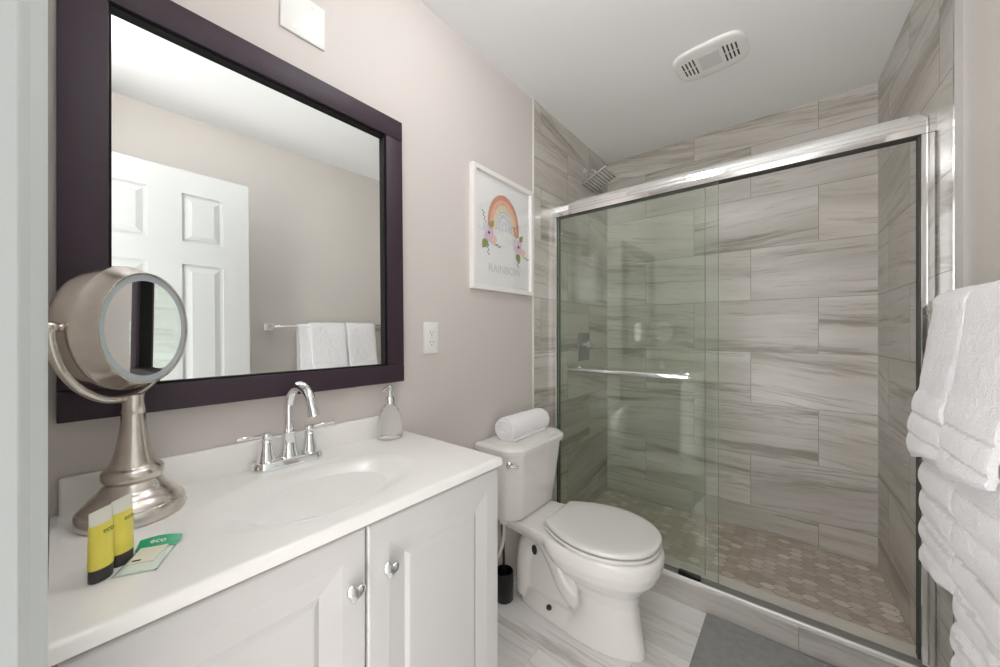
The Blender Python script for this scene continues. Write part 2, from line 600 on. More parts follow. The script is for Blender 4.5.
# jambs and the stepped casing round the opening
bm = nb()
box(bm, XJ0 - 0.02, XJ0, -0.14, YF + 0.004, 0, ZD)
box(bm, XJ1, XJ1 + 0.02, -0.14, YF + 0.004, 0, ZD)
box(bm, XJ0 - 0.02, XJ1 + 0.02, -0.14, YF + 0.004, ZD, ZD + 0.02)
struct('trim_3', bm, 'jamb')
bm = nb()
prof = [(XJ0 - 0.003, YF), (XJ0 - 0.003, -0.0178), (XJ0 - 0.006, -0.0166), (XJ0 - 0.030, -0.0125), (XJ0 - 0.048, -0.0055), (XJ0 - 0.058, -0.0030), (XJ0 - 0.063, -0.0030), (XJ0 - 0.066, -0.005), (XJ0 - 0.066, YF)]
prism(bm, [(x, y, 0) for x, y in prof], (0, 0, ZD + 0.06))
struct('trim_4', bm, 'trim')

# shower floor, tile by tile in one pattern mesh
ZS = 0.055
bm = nb()
L_, H_, TIP = 0.068, 0.043, 0.018
px, py = L_ - TIP, H_
i = 0
x = -0.02
while x < 1.50:
    y = 1.84 + (H_ / 2 if i % 2 else 0)
    while y < YB + 0.02:
        l, h = L_ / 2 - 0.0018, H_ / 2 - 0.0014
        pts = [(-l, 0), (-l + TIP, -h), (l - TIP, -h), (l, 0), (l - TIP, h), (-l + TIP, h)]
        zz = ZS + random.uniform(-0.0004, 0.0004)
        poly = [Vector((min(max(x + a, 0.0), xr(y)), min(max(y + b, 1.90), YB), zz)) for a, b in pts]
        uniq = []
        for p in poly:
            if all((p - q).length > 1e-4 for q in uniq):
                uniq.append(p)
        if len(uniq) >= 4:
            try:
                bm.faces.new([bm.verts.new(p) for p in uniq])
            except ValueError:
                pass
        y += py
    x += px
    i += 1
struct('floor_mosaic', bm, 'mosaic')
struct('floor_shower', bxo(0.0, 1.45, 1.90, YB, 0.0, ZS - 0.002), 'grout_floor')
bm = nb()
box(bm, 0.0, 1.46, 1.775, 1.925, 0.0, 0.0975, 0.002, 1)
struct('trim_5', bm, 'tile_curb')
M['ledge'] = plain('pale stone threshold', srgb(216, 211, 203), 0.4, var=0.03, vscale=12)
struct('trim_6', bxo(0.0, 1.46, 1.842, 1.926, 0.0975, 0.102, 0.001, 1), 'ledge')

# ------------------------------------------------------------------ six panel door, swung open against the right wall
HX, HY, DA = 1.278, 0.004, 0.012       # hinge, lean towards the room
DW, DT = 0.684, 0.035
dr = thing('door_1', 'white six panel door swung open along the right wall', 'door', (HX, HY, 0))
dr['kind'] = 'structure'
def dpt(s, d, z):                       # s along the door from the hinge, d out of its room face
    return Vector((HX - math.sin(DA) * s - math.cos(DA) * d, HY + math.cos(DA) * s - math.sin(DA) * d, z))
def dbox(bm, s0, s1, d0, d1, z0, z1, bev=0.0, grow=0.0):
    """box in door coordinates whose outer face may shrink by grow (a raised panel's slope)"""
    a = [dpt(s0, d0, z0), dpt(s1, d0, z0), dpt(s1, d0, z1), dpt(s0, d0, z1)]
    b = [dpt(s0 + grow, d1, z0 + grow), dpt(s1 - grow, d1, z0 + grow), dpt(s1 - grow, d1, z1 - grow), dpt(s0 + grow, d1, z1 - grow)]
    loft(bm, [a, b])
bm = nb()
ZT = 2.045
rails = [(0.012, 0.22), (0.80, 0.93), (1.58, 1.69), (ZT - 0.115, ZT)]
st = [(0, 0.115), (0.280, 0.404), (DW - 0.115, DW)]
dbox(bm, 0, DW, -DT, -0.009, 0.012, ZT)
for s0, s1 in st:
    dbox(bm, s0, s1, -0.009, 0.0, 0.012, ZT)
for z0, z1 in rails:
    for s0, s1 in ((0.115, 0.280), (0.404, DW - 0.115)):
        dbox(bm, s0, s1, -0.009, 0.0, z0, z1)
mesh('door_slab', bm, 'door_white', dr)
for z0, z1 in ((0.22, 0.80), (0.93, 1.58), (1.69, ZT - 0.115)):
    for s0, s1 in ((0.115, 0.280), (0.404, DW - 0.115)):
        bm = nb()
        dbox(bm, s0 + 0.012, s1 - 0.012, -0.009, -0.001, z0 + 0.012, z1 - 0.012, grow=0.026)
        mesh('door_panel', bm, 'door_white', dr)

# ------------------------------------------------------------------ vanity
ZC = 0.862                              # counter top
XV, YV0, YV1 = 0.437, 0.0, 0.792        # door face, cabinet ends
van = thing('vanity_cabinet', 'white two door bathroom vanity cabinet under the sink', 'cabinet', (0.22, 0.39, 0))
bm = nb()
box(bm, 0.004, XV - 0.022, YV0, YV1, 0.09, ZC - 0.042, 0.0015, 1)
box(bm, 0.004, XV - 0.030, YV0, YV0 + 0.016, ZC - 0.042, ZC - 0.022)
box(bm, 0.004, XV - 0.030, YV1 - 0.016, YV1, ZC - 0.042, ZC - 0.022)
box(bm, 0.004, 0.03, YV0, YV1, ZC - 0.042, ZC - 0.022)
box(bm, 0.004, XV - 0.07, YV0, YV1, 0.0, 0.09)
mesh('carcass', bm, 'cabinet', van)


def cab_door(y0, y1, z0, z1, knob_y, knob_z):
    x1, t = XV, 0.019
    bm = nb()
    fr = 0.052
    # outer slab with eased edge
    box(bm, x1 - t, x1 - 0.007, y0, y1, z0, z1, 0.0012, 1)
    # routed frame: outer face, slope into the groove, then up to a raised field
    def rect(x, g):
        return [Vector((x, y0 + g, z0 + g)), Vector((x, y1 - g, z0 + g)), Vector((x, y1 - g, z1 - g)), Vector((x, y0 + g, z1 - g))]
    steps = [(x1 - 0.0072, 0.0), (x1 - 0.003, 0.0008), (x1 - 0.0005, 0.003), (x1, 0.006), (x1, fr - 0.004), (x1 - 0.0006, fr), (x1 - 0.0046, fr + 0.034), (x1 - 0.0050, fr + 0.037), (x1 - 0.0008, fr + 0.0455), (x1, fr + 0.049), (x1, fr + 0.054)]
    loft(bm, [rect(*s) for s in steps], True, True)
    d = mesh('door', bm, 'cabinet', van)
    # heart shaped chrome knob on a short neck
    bm = nb()
    cyl(bm, (x1 - 0.001, knob_y, knob_z), (x1 + 0.014, knob_y, knob_z), 0.0075, 0.006, 20)
    rings = []
    for dx, s in ((0.009, 0.6), (0.0105, 0.95), (0.0135, 1.14), (0.0165, 1.10), (0.0195, 0.93), (0.0218, 0.66), (0.0228, 0.3)):
        ring = []
        for q in range(48):
            a = 2 * PI * q / 48
            hy = 16 * math.sin(a) ** 3
            hz = 13 * math.cos(a) - 5 * math.cos(2 * a) - 2 * math.cos(3 * a) - math.cos(4 * a) + 2.5
            ky, kz = (0.7 * hy + 4.6 * math.sin(a)) * 0.00112 * s, (0.7 * hz + 4.0 * math.cos(a)) * 0.00112 * s
            # the knobs have turned a little on their screws
            ring.append(Vector((x1 + dx, knob_y + ky * 0.94 + kz * 0.34, knob_z + kz * 0.94 - ky * 0.34)))
        rings.append(ring)
    loft(bm, rings)
    mesh('knob', bm, 'chrome', d, smooth=True, angle=60, label='heart shaped polished chrome knob')
    return d
YM = 0.388
cab_door(YV0 + 0.003, YM - 0.002, 0.10, 0.827, 0.355, 0.722)
cab_door(YM + 0.002, YV1 - 0.002, 0.10, 0.827, 0.432, 0.727)

# countertop with moulded oval basin and backsplash
top = thing('countertop', 'white cultured marble countertop with moulded oval sink', 'countertop', (0.22, 0.39, ZC))
XC, YC0, YC1 = 0.452, -0.004, 0.789
BX, BY, RX, RY = 0.250, 0.388, 0.132, 0.198
def basin(x, y):
    r = math.sqrt(((x - BX) / RX) ** 2 + ((y - BY) / RY) ** 2)
    if r >= 1.18:
        return 0.0
    t = max(0.0, min(1.0, (1.18 - r) / 1.18))
    e = t * t * (3 - 2 * t)
    return -0.064 * e ** 0.85
bm = nb()
NX, NY = 76, 130
er = 0.007
def topz(x, y):
    d = min(XC - x, YC1 - y)
    z = ZC + basin(x, y)
    if d < er:
        z -= er - math.sqrt(max(0, er * er - (er - d) ** 2))
    return z
xs = [0.003 + (XC - 0.003 - 0.012) * i / NX for i in range(NX + 1)] + [XC - 0.007, XC - 0.004, XC - 0.0018, XC - 0.0005, XC]
ys = [YC0 + (YC1 - YC0 - 0.012) * j / NY for j in range(NY + 1)] + [YC1 - 0.007, YC1 - 0.004, YC1 - 0.0018, YC1 - 0.0005, YC1]
grid = [[bm.verts.new((x, y, topz(x, y))) for y in ys] for x in xs]
for a in range(len(xs) - 1):
    for b in range(len(ys) - 1):
        bm.faces.new((grid[a][b], grid[a + 1][b], grid[a + 1][b + 1], grid[a][b + 1]))
zb = ZC - 0.022
edge = [grid[a][0] for a in range(len(xs))] + [grid[-1][b] for b in range(1, len(ys))] + [grid[a][-1] for a in range(len(xs) - 2, -1, -1)] + [grid[0][b] for b in range(len(ys) - 2, 0, -1)]
low = [bm.verts.new((v.co.x, v.co.y, zb)) for v in edge]
for a in range(len(edge)):
    b = (a + 1) % len(edge)
    bm.faces.new((edge[a], edge[b], low[b], low[a]))
bm.faces.new(low)
mesh('counter', bm, 'counter', top, smooth=True, angle=50)
bm = nb()
box(bm, 0.002, 0.022, 0.006, 0.694, ZC - 0.004, ZC + 0.070, 0.005, 3)
mesh('backsplash', bm, 'counter', top, smooth=True, angle=40)
zd = ZC + basin(BX, BY)
bm = nb()
lathe(bm, [(0.0215, 0.0), (0.0225, 0.002), (0.021, 0.004), (0.0185, 0.003), (0.0175, 0.0015)], Matrix.Translation((BX, BY, zd)), 32)
dn = mesh('drain_flange', bm, 'chrome', top, smooth=True)
bm = nb()
lathe(bm, [(0.006, 0.0015), (0.006, 0.006), (0.0158, 0.0065), (0.0162, 0.009), (0.010, 0.0115), (0.0, 0.012)], Matrix.Translation((BX, BY, zd)), 32)
mesh('drain_stopper', bm, 'chrome', dn, smooth=True)

# ------------------------------------------------------------------ faucet
FY, FX = 0.391, 0.054
fa = thing('faucet', 'chrome two handle arched faucet on the white sink counter', 'faucet', (FX, FY, ZC))
def oblong(cx, cy, hx, hy, z, n=40):
    out = []
    for q in range(n):
        a = 2 * PI * q / n
        c, s = math.cos(a), math.sin(a)
        yy = (hy - hx) * (1 if s > 0.001 else -1 if s < -0.001 else 0) + hx * s
        out.append(Vector((cx + hx * c, cy + yy, z)))
    return out
bm = nb()
loft(bm, [oblong(FX, FY, a, b, ZC + z) for a, b, z in ((0.031, 0.086, 0.0), (0.0315, 0.0865, 0.003), (0.029, 0.084, 0.018), (0.026, 0.081, 0.0225), (0.020, 0.074, 0.024))])
mesh('base_plate', bm, 'chrome', fa, smooth=True, angle=40)
bm = nb()
z0 = ZC + 0.02
lathe(bm, [(0.0225, 0), (0.0225, 0.004), (0.0195, 0.012), (0.0165, 0.035), (0.0145, 0.062), (0.0155, 0.064), (0.0155, 0.068), (0.0135, 0.070), (0.0125, 0.072)], Matrix.Translation((FX, FY, z0)), 32)
arc = [(FX, FY, z0 + 0.066), (FX, FY, z0 + 0.115)]
R_ = 0.054
zc = ZC + 0.152
for q in range(0, 17):
    a = PI - q / 16 * PI * 0.92
    arc.append((FX + R_ + R_ * math.cos(a), FY + 0.012 * (q / 16), zc + R_ * 1.06 * math.sin(a)))
last, prv = Vector(arc[-1]), Vector(arc[-2])
dirn = (last - prv).normalized()
pth = [Vector(p) for p in arc] + [last + dirn * 0.012]
tube(bm, pth, [0.0122] * (len(pth) - 1) + [0.0118], 20)
e0 = last + dirn * 0.010
lathe(bm, [(0.0118, 0), (0.0138, 0.001), (0.0142, 0.010), (0.0136, 0.019), (0.011, 0.0195), (0.010, 0.015)], frame_from(dirn, e0), 28)
mesh('spout', bm, 'chrome', fa, smooth=True, angle=45)
bm = nb()
rod(bm, (FX - 0.026, FY - 0.004, ZC + 0.015), (FX - 0.026, FY - 0.004, ZC + 0.068), 0.0022, 10)
rod(bm, (FX - 0.026, FY - 0.004, ZC + 0.063), (FX - 0.026, FY - 0.004, ZC + 0.073), 0.0042, 12)
mesh('lift_rod', bm, 'chrome', fa, smooth=True, angle=45)
for sgn in (-1, 1):
    hy = FY + sgn * 0.052
    bm = nb()
    lathe(bm, [(0.021, 0), (0.021, 0.003), (0.0195, 0.006), (0.0165, 0.022), (0.013, 0.043), (0.0115, 0.053), (0.0125, 0.054), (0.0095, 0.057), (0.0095, 0.060), (0.0118, 0.062), (0.0122, 0.070), (0.0112, 0.075), (0.006, 0.077)], Matrix.Translation((FX, hy, ZC + 0.018)), 30)
    h = mesh('handle', bm, 'chrome', fa, smooth=True, angle=45)
    bm = nb()
    zz = ZC + 0.018 + 0.069
    rod(bm, (FX, hy + sgn * 0.008, zz), (FX + 0.006, hy + sgn * 0.066, zz + 0.003), 0.0046, 14)
    mesh('lever', bm, 'chrome', h, smooth=True, angle=45)

# ------------------------------------------------------------------ soap dispenser
SX, SY = 0.0525, 0.6985
so = thing('soap_dispenser', 'clear textured glass soap dispenser with silver pump beside the backsplash', 'soap dispenser', (SX, SY, ZC))
bm = nb()
lathe(bm, [(0.034, 0), (0.040, 0.003), (0.0415, 0.014), (0.0410, 0.038), (0.037, 0.066), (0.030, 0.088), (0.0205, 0.104), (0.0155, 0.110), (0.0145, 0.117)], Matrix.Translation((SX, SY, ZC + 0.0008)), 48)
mesh('bottle', bm, 'bottle', so, smooth=True, angle=50)
bm = nb()
lathe(bm, [(0.0155, 0.112), (0.0155, 0.132), (0.014, 0.135), (0.0060, 0.136), (0.0060, 0.157)], Matrix.Translation((SX, SY, ZC)), 28)
mesh('collar', bm, 'chrome_soft', so, smooth=True, angle=40)
bm = nb()
lathe(bm, [(0.0085, 0.154), (0.0095, 0.156), (0.0095, 0.170), (0.0088, 0.172)], Matrix.Translation((SX, SY, ZC)), 24)
tube(bm, [Vector((SX, SY, ZC + 0.164)), Vector((SX + 0.008, SY - 0.016, ZC + 0.1645)), Vector((SX + 0.013, SY - 0.028, ZC + 0.163)), Vector((SX + 0.015, SY - 0.033, ZC + 0.158))], [0.0058, 0.0055, 0.005, 0.0045], 14)
mesh('pump_head', bm, 'chrome_soft', so, smooth=True, angle=40)

# ------------------------------------------------------------------ makeup mirror
MX, MY = 0.112, 0.0965
mm = thing('makeup_mirror', 'round brushed nickel magnifying mirror on a flared pedestal', 'mirror', (MX, MY, ZC))
bm = nb()
lathe(bm, [(r * 0.925, z) for r, z in [(0.079, 0), (0.0815, 0.002), (0.0815, 0.020), (0.0795, 0.0245), (0.0765, 0.0255), (0.0755, 0.0285), (0.066, 0.0385), (0.0645, 0.0395), (0.0635, 0.042), (0.054, 0.0505), (0.0525, 0.0515), (0.0505, 0.055), (0.044, 0.064), (0.041, 0.068)]], Matrix.Translation((MX, MY, ZC + 0.0006)), 64)
ba = mesh('base', bm, 'nickel', mm, smooth=True, angle=35)
bm = nb()
ax = Vector((0.25, 0.97, 0)).normalized()
p0 = Vector((MX, MY, ZC + 0.0115)) + ax * 0.0747
lathe(bm, [(0.0052, 0), (0.0052, 0.0016), (0.003, 0.0017)], frame_from(ax, p0), 20)
mesh('power_socket', bm, 'white_plastic', ba)
bm = nb()
cyl(bm, p0 + ax * 0.0014, p0 + ax * 0.0021, 0.0022, seg=14)
mesh('socket_hole', bm, 'slot', ba)
bm = nb()
lathe(bm, [(0.036, 0.064), (0.041, 0.070), (0.0440, 0.078), (0.0435, 0.087), (0.040, 0.092), (0.0360, 0.094), (0.0345, 0.096), (0.030, 0.106), (0.0252, 0.124), (0.0215, 0.146), (0.0185, 0.170), (0.0168, 0.190), (0.0163, 0.191), (0.0163, 0.193), (0.0168, 0.194), (0.0168, 0.225), (0.016, 0.2275), (0.008, 0.228)], Matrix.Translation((MX, MY, ZC)), 48)
mesh('stem', bm, 'nickel', mm, smooth=True, angle=35)
ANG = math.radians(47.7)
nrm = Vector((math.cos(ANG), math.sin(ANG), 0.0))
side = Vector((math.sin(ANG), -math.cos(ANG), 0))
HC = Vector((MX, MY - 0.0135, 1.2150))           # head centre
HS = 1.075
bm = nb()
hm = frame_from(nrm, HC)
lathe(bm, [(r * HS, z * HS) for r, z in [(0.064, -0.040), (0.084, -0.036), (0.097, -0.026), (0.1035, -0.010), (0.1065, 0.006), (0.1065, 0.013), (0.1055, 0.0145), (0.0985, 0.032), (0.0970, 0.038), (0.0960, 0.0402), (0.0945, 0.0406), (0.0932, 0.0398), (0.0928, 0.037)]], hm, 72)
hd = mesh('mirror_housing', bm, 'nickel', mm, smooth=True, angle=40)
bm = nb()
lathe(bm, [(0.0820 * HS, 0.0372 * HS), (0.0930 * HS, 0.0372 * HS)], hm, 72, False, False)
mesh('light_ring', bm, 'mirror_ring', hd, label='pale frosted light ring')
bm = nb()
lathe(bm, [(0.0, 0.0374 * HS), (0.03, 0.0374 * HS), (0.06, 0.0374 * HS), (0.0823 * HS, 0.0374 * HS)], hm, 72, False, False)
mesh('mirror_glass', bm, 'mirror', hd)
# yoke: a half ring under the head
bm = nb()
RY_ = 0.1290
pts = []
for q in range(0, 41):
    a = PI + q / 40 * PI
    pts.append(HC + side * (RY_ * math.cos(a)) + Vector((0, 0, 1)) * (RY_ * 1.02 * math.sin(a)))
tube(bm, pts, 0.0068, 14)
mesh('yoke', bm, 'nickel', mm, smooth=True, angle=50)
for sgn in (-1, 1):
    bm = nb()
    a = HC + side * (sgn * 0.110)
    lathe(bm, [(0.004, 0), (0.0068, 0.001), (0.0068, 0.004), (0.0048, 0.006), (0.0048, 0.011), (0.0085, 0.013), (0.0098, 0.019), (0.0085, 0.026), (0.005, 0.029), (0.0035, 0.031)], frame_from(side * sgn, a), 22)
    mesh('pivot_knob', bm, 'nickel', mm, smooth=True, angle=50)

# ------------------------------------------------------------------ toiletry tubes and wrapped soap
TD = Vector((-0.69, 0.72, 0)).normalized()      # along the flat face
TN = Vector((0.72, 0.69, 0)).normalized()
def toiletry(cx, cy, label, h):
    t = thing('toiletry_tube', label, 'toiletry', (cx, cy, ZC), 'hotel toiletry tubes on the counter')
    c = Vector((cx, cy, ZC))
    def ell(a, b, z, n=28):
        return [c + TD * (0.90 * a * math.cos(2 * PI * q / n)) + TN * (0.85 * b * math.sin(2 * PI * q / n)) + Vector((0, 0, z)) for q in range(n)]
    bm = nb()
    loft(bm, [ell(0.0155, 0.0105, 0.0005), ell(0.0165, 0.0115, 0.0015), ell(0.0165, 0.0115, 0.018), ell(0.0155, 0.0108, 0.0195)])
    mesh('cap', bm, 'cap_black', t, smooth=True, angle=40)
    bm = nb()
    hy = h - 0.019
    loft(bm, [ell(0.0168, 0.0118, 0.0185), ell(0.0175, 0.0120, 0.022), ell(0.0178, 0.0098, 0.05), ell(0.018, 0.0062, hy)], True, True)
    mesh('tube_body', bm, 'yellow', t, smooth=True, angle=50)
    bm = nb()
    loft(bm, [ell(0.018, 0.0062, hy - 0.0004), ell(0.0182, 0.0030, hy + 0.011), ell(0.0184, 0.0009, hy + 0.016), ell(0.0184, 0.0008, h)], True, True)
    mesh('crimped_end', bm, 'tube_clear', t, smooth=True, angle=50, label='frosted crimped tube end')
    text('lettering', 'eco', 0.0105, 'ink_olive', c + TD * 0.004 + TN * 0.0066 + Vector((0, 0, hy - 0.011)), TD, (0, 0, 1), t, extrude=0.0004)
    return t
toiletry(0.331, 0.0425, 'yellow toiletry tube nearer the counter edge, with black cap', 0.098)
toiletry(0.3035, 0.0655, 'yellow toiletry tube standing behind its twin, against the mirror base', 0.098)

pk_c = Vector((0.316, 0.0935, ZC))
pu = Vector((-0.885, 0.465, 0)).normalized()
pv = Vector((0.465, 0.885, 0)).normalized()
pk = thing('wrapped_soap', 'wrapped hotel soap bar in clear sachet with green band on counter', 'soap', pk_c)
def pillow(u0, u1, w, h, nu=16, nv=12, zlift=0.0006):
    bm_ = nb()
    rows = []
    for side_ in (1, -1):
        g = []
        for i in range(nu + 1):
            r = []
            for j in range(nv + 1):
                a, b = i / nu, j / nv
                bulge = (math.sin(PI * a) * math.sin(PI * b)) ** 0.6 if 0 < a < 1 and 0 < b < 1 else 0
                wr = 0.0006 * noise.noise(Vector((a * 6, b * 6, side_)))
                z = zlift + (h * bulge + wr * bulge if side_ > 0 else 0)
                r.append(bm_.verts.new(pk_c + pu * (u0 + (u1 - u0) * a) + pv * ((b - 0.5) * w) + Vector((0, 0, z + (0.0005 if side_ > 0 else 0)))))
            g.append(r)
        for i in range(nu):
            for j in range(nv):
                f = (g[i][j], g[i + 1][j], g[i + 1][j + 1], g[i][j + 1])
                bm_.faces.new(f if side_ > 0 else f[::-1])
        rows.append(g)
    bmesh.ops.remove_doubles(bm_, verts=bm_.verts[:], dist=0.0006)
    return bm_
mesh('wrapper', pillow(-0.044, 0.026, 0.050, 0.0060), 'wrapper', pk, smooth=True)
bm = nb()
a = [pk_c + pu * u + pv * v + Vector((0, 0, 0.0052)) for u, v in ((-0.026, -0.015), (-0.026, 0.015), (0.018, 0.017), (0.018, -0.017))]
b = [p + Vector((0, 0, 0.0022)) for p in a]
loft(bm, [a, b])
mesh('soap_label', bm, 'soap', pk, label='cream soap bar seen through the wrapper')
bm = nb()
for i in range(1):
    a = [pk_c + pu * u + pv * v + Vector((0, 0, z)) for u, v, z in ((0.027, -0.0265, 0.0012), (0.027, 0.0265, 0.0012), (0.048, 0.027, 0.0012), (0.048, -0.027, 0.0012))]
    n_ = 10
    ring0 = [pk_c + pu * 0.021 + pv * (-0.0255 + 0.051 * q / n_) + Vector((0, 0, 0.0022 + 0.0045 * math.sin(PI * q / n_) ** 0.6)) for q in range(n_ + 1)]
    ring1 = [pk_c + pu * 0.042 + pv * (-0.027 + 0.054 * q / n_) + Vector((0, 0, 0.0095 + 0.0035 * math.sin(PI * q / n_))) for q in range(n_ + 1)]
    va = [bm.verts.new(p) for p in ring0]
    vb = [bm.verts.new(p) for p in ring1]
    vc = [bm.verts.new(p + Vector((0, 0, -0.0008))) for p in ring0]
    vd = [bm.verts.new(p + Vector((0, 0, -0.0008))) for p in ring1]
    for q in range(n_):
        bm.faces.new((va[q], va[q + 1], vb[q + 1], vb[q]))
        bm.faces.new((vc[q + 1], vc[q], vd[q], vd[q + 1]))
        bm.faces.new((vb[q], vb[q + 1], vd[q + 1], vd[q]))
        bm.faces.new((va[q + 1], va[q], vc[q], vc[q + 1]))
gb = mesh('green_band', bm, 'green_band', pk, smooth=True, angle=40, label='green printed band with white lettering')
text('lettering', 'eco', 0.014, 'white_plastic', pk_c + pu * 0.0310 + Vector((0, 0, 0.0100)), pv, (pu + Vector((0, 0, 0.30))), pk, extrude=0.0004)
bm = nb()
a = [pk_c + pu * u + pv * v + Vector((0, 0, 0.0076)) for u, v in ((-0.022, -0.012), (-0.022, -0.002), (-0.018, -0.002), (-0.018, -0.012))]
loft(bm, [a, [p + Vector((0, 0, 0.0003)) for p in a]])
mesh('print_mark', bm, 'slot', pk)

# ------------------------------------------------------------------ framed wall mirror (its foot stands slightly off the wall)
LEAN = -0.0145
TWIST = -0.003
mr_z0, mr_z1, mr_y0, mr_y1 = 1.040, 1.932, 0.004, 0.764
wm = thing('wall_mirror', 'large wall mirror in a dark purple brown frame above the vanity', 'mirror', (0.0, (mr_y0 + mr_y1) / 2, mr_z0))
def lean(bm):
    for v in bm.verts:
        v.co.x += 0.0135 + (v.co.z - mr_z0) * LEAN + (v.co.y - mr_y0) * TWIST
    return bm
FW = 0.066
bm = lean(bxo(0.004, 0.029, mr_y0, mr_y1, mr_z1 - FW, mr_z1, 0.002, 2))
mesh('frame_rail', bm, 'black_wood', wm, smooth=True, angle=40)
bm = lean(bxo(0.004, 0.029, mr_y0, mr_y1, mr_z0, mr_z0 + FW - 0.008, 0.002, 2))
mesh('frame_rail', bm, 'black_wood', wm, smooth=True, angle=40)
for y0, y1 in ((mr_y0, mr_y0 + FW), (mr_y1 - FW + 0.003, mr_y1)):
    bm = lean(bxo(0.004, 0.028, y0, y1, mr_z0 + FW - 0.0075, mr_z1 - FW - 0.0005, 0.0015, 2))
    mesh('frame_stile', bm, 'black_wood', wm, smooth=True, angle=40)
bm = nb()
yi0, yi1, zi0, zi1 = mr_y0 + FW, mr_y1 - FW + 0.003, mr_z0 + FW - 0.008, mr_z1 - FW
for (a0, a1, b0, b1) in ((yi0, yi1, zi1 - 0.006, zi1), (yi0, yi1, zi0, zi0 + 0.004), (yi0, yi0 + 0.004, zi0, zi1), (yi1 - 0.006, yi1, zi0, zi1)):
    box(bm, 0.006, 0.022, a0, a1, b0, b1)
mesh('inner_lip', lean(bm), 'black_lip', wm)
bm = lean(bxo(0.004, 0.0085, yi0, yi1, zi0, zi1))
mesh('mirror_glass', bm, 'mirror', wm)

# ------------------------------------------------------------------ plates on the left wall
bp_ = thing('blank_wall_plate', 'white blank cover plate with screws above the mirror', 'wall plate', (0, 0.449, 2.098))
bm = bxo(0.0, 0.0065, 0.388, 0.508, 2.038, 2.158, 0.002, 2)
mesh('plate', bm, 'white_plastic', bp_, smooth=True, angle=40)
for dy in (-0.023, 0.023):
    for dz in (-0.041, 0.041):
        bm = nb()
        cyl(bm, (0.005, 0.448 + dy, 2.098 + dz), (0.0074, 0.448 + dy, 2.098 + dz), 0.0036, 0.0032, 16)
        box(bm, 0.0072, 0.0076, 0.448 + dy - 0.0028, 0.448 + dy + 0.0028, 2.098 + dz - 0.0006, 2.098 + dz + 0.0006)
        mesh('screw', bm, 'chrome_soft', bp_)
OY, OZ = 0.912, 1.187
ot = thing('power_outlet', 'white decorator power outlet on the wall right of mirror', 'outlet', (0, OY, OZ))
bm = bxo(0.0, 0.006, OY - 0.0365, OY + 0.0365, OZ - 0.060, OZ + 0.060, 0.002, 2)
mesh('plate', bm, 'white_plastic', ot, smooth=True, angle=40)
bm = bxo(0.004, 0.0085, OY - 0.0165, OY + 0.0165, OZ - 0.0335, OZ + 0.0335, 0.0012, 2)
rc = mesh('receptacle', bm, 'white_plastic', ot, smooth=True, angle=40)
for dz in (-0.019, 0.019):
    bm = nb()
    box(bm, 0.0083, 0.0088, OY - 0.0075, OY - 0.0055, OZ + dz - 0.001, OZ + dz + 0.0075)
    box(bm, 0.0083, 0.0088, OY + 0.0055, OY + 0.0075, OZ + dz - 0.001, OZ + dz + 0.006)
    cyl(bm, (0.0083, OY, OZ + dz - 0.0075), (0.0088, OY, OZ + dz - 0.0075), 0.0024, seg=14)
    mesh('socket_slots', bm, 'slot', rc)
bm = nb()
box(bm, 0.0083, 0.0092, OY - 0.006, OY + 0.006, OZ - 0.0052, OZ - 0.0012, 0.0003, 1)
box(bm, 0.0083, 0.0092, OY - 0.006, OY + 0.006, OZ + 0.0012, OZ + 0.0052, 0.0003, 1)
mesh('test_buttons', bm, 'plastic_grey', rc)

# ------------------------------------------------------------------ framed print
py0, py1, pz0, pz1 = 1.128, 1.582, 1.397, 1.936
pic = thing('picture_frame', 'white framed watercolour rainbow print with flowers on the wall', 'picture', (0, (py0 + py1) / 2, pz0))
bm = nb()
def frame_ring(x, g):
    return [Vector((x, py0 + g, pz0 + g)), Vector((x, py1 - g, pz0 + g)), Vector((x, py1 - g, pz1 - g)), Vector((x, py0 + g, pz1 - g))]
loft(bm, [frame_ring(0.0, 0.0), frame_ring(0.021, 0.0), frame_ring(0.0225, 0.0015), frame_ring(0.0225, 0.019), frame_ring(0.021, 0.0205), frame_ring(0.008, 0.0205)], False, False)
mesh('frame', bm, 'frame_white', pic)
mats = ['paper', 'ink_coral', 'ink_peach', 'ink_cream', 'ink_sage', 'ink_lilac', 'ink_pink', 'ink_rose', 'ink_green', 'ink_navy']
bm = nb()
box(bm, 0.005, 0.0085, py0 + 0.018, py1 - 0.018, pz0 + 0.018, pz1 - 0.018)
PX = 0.0087
cy_, cz_ = 1.352, 1.706
lay = [0]
def flat(poly, mi):
    lay[0] += 1
    f = bm.faces.new([bm.verts.new((PX + lay[0] * 0.000012, y, z)) for y, z in poly])
    f.material_index = mi
def arch(r0, r1, leg, mi, sq=1.25):
    n = 28
    for q in range(n):
        a0, a1 = PI * q / n, PI * (q + 1) / n
        flat([(cy_ + r * math.cos(a), cz_ + r * sq * math.sin(a)) for r, a in ((r0, a0), (r1, a0), (r1, a1), (r0, a1))], mi)
    for s in (-1, 1):
        ys_ = sorted((cy_ + s * r0, cy_ + s * r1))
        flat([(ys_[0], cz_ - leg), (ys_[1], cz_ - leg), (ys_[1], cz_), (ys_[0], cz_)], mi)
arch(0.098, 0.118, 0.030, 1)
arch(0.078, 0.097, 0.028, 2)
arch(0.062, 0.077, 0.026, 3)
arch(0.050, 0.060, 0.024, 4)
arch(0.030, 0.046, 0.022, 5)
arch(0.008, 0.024, 0.020, 5)
def flower(y, z, r, mi, petals=6):
    for q in range(petals):
        a = 2 * PI * q / petals + random.random()
        c = (y + r * 0.55 * math.cos(a), z + r * 0.55 * math.sin(a))
        flat([(c[0] + r * 0.52 * math.cos(2 * PI * k / 14), c[1] + r * 0.52 * math.sin(2 * PI * k / 14)) for k in range(14)], mi)
